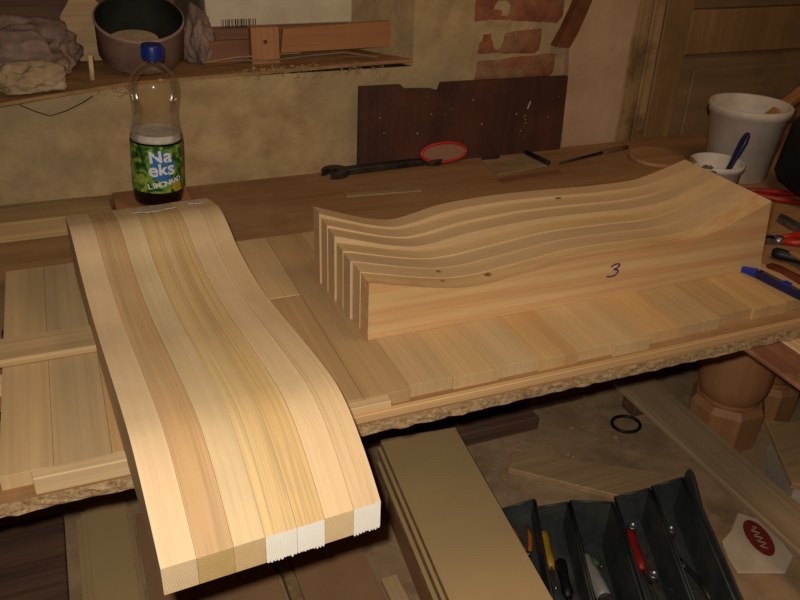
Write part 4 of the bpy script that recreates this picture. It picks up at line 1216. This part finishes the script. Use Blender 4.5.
# turned posts
def post(x, y, label, sc=1.0):
    t = thing('turned_post', (x, y, FL), label, 'turned post', group='turned wooden posts')
    def octo(r): return [(r * math.cos(math.radians(22.5 + 45 * k)), r * math.sin(math.radians(22.5 + 45 * k))) for k in range(8)]
    mb = MB()
    loft(mb, [(octo(.120 * sc), 0), (octo(.125 * sc), .100), (octo(.112 * sc), .117)])
    for i in range(len(mb.sm)): mb.sm[i] = False
    mb.build('base_block', M['turned'], t, local=True)
    MB().lathe(smooth_prof([(.098 * sc, .117), (.096 * sc, .125), (.106 * sc, .138), (.115 * sc, .166), (.117 * sc, .22), (.112 * sc, .28), (.09 * sc, .33), (.06 * sc, .37), (.05 * sc, .45)], 4), 40).build('turned_shaft', M['turned'], t, local=True)
    return t
post(1.385, 1.17, 'turned wooden post standing beyond the weathered plank', .72)
post(1.545, 1.20, 'turned wooden post behind the tan lidded carton at the right', .62)
# rails below the bench at the right
o = MB().box(.927, .998, .50, 1.20, TOP - .019 - .009, TOP - .0205).build('under_board', M['redboard'], bevel=.002)
tag(o, 'worn red-brown board sticking out under the bench at the right', 'board')
o = MB().box(1.0, 1.045, .50, 1.20, TOP - .036, TOP - .0205).build('under_batten', M['paleplank'], bevel=.002)
tag(o, 'pale batten sticking out under the bench beside the red-brown board', 'batten')
# carton with tan board on top
CA, CB_ = Vector((1.385, 1.055, 0)), Vector((1.275, .865, 0))
ce = (CB_ - CA).normalized(); cn = Vector((-ce.y, ce.x, 0)) * 1.0
if cn.x < 0: cn = -cn
CL = (CB_ - CA).length
bxr = thing('white_carton', (CA + CB_) / 2 + cn * .12 + Vector((0, 0, FL)), 'white carton on the floor under a tan board at the right', 'carton')
def quad(i0, i1): return [((CA + ce * i0 + cn * i0)[:2]), ((CB_ - ce * i0 + cn * i0)[:2]), ((CB_ - ce * i0 + cn * i1)[:2]), ((CA + ce * i0 + cn * i1)[:2])]
MB().prism(quad(.018, .24), FL, FL + .107, 'Z').build('carton_body', M['white_plastic'], bxr, bevel=.004)
o = MB().prism(quad(.0, .26), FL + .1072, FL + .123, 'Z').build('tan_board', M['paleplank_x'], bevel=.002)
tag(o, 'tan wooden board lying on the white carton', 'board')
# crumpled packaging with a red oval
q = [Zp(738, 512, FL + .008), Zp(768, 522, FL + .008), Zp(794, 556, FL + .008), Zp(786, 572, FL + .008), Zp(738, 572, FL + .008), Zp(728, 556, FL + .008), Zp(722, 540, FL + .008), Zp(731, 530, FL + .008)]
pc = thing('plastic_package', Zp(755, 550, FL), 'flattened white package with a red oval beside the toolbox', 'package')
MB().prism([(p.x, p.y) for p in q], FL, FL + .008, 'Z').build('wrapper', M['pack'], pc, bevel=.002)
a, b = Zp(748, 520, FL + .0085), Zp(770, 556, FL + .0085)
dv = b - a; ln = dv.length / 2; mid = (a + b) / 2; ang = math.atan2(dv.y, dv.x)
Mx = Matrix.Translation((mid.x, mid.y, FL + .0083)) @ Matrix.Rotation(ang, 4, 'Z')
ov = MB().prism([(ln * math.cos(t), ln * .5 * math.sin(t)) for t in [2 * math.pi * k / 32 for k in range(32)]], 0, .0008, 'Z', 0, Mx).build('red_oval', plain('dull_red_print', (142, 44, 36), 0.7), pc)
tpts = [(ln * (-.6 + 1.2 * k / 20), ln * .16 * math.sin(k * 1.3), .001) for k in range(21)]
MB().tube(tpts, .0014, 6, 0, Mx).build('white_script', M['speck'], pc)
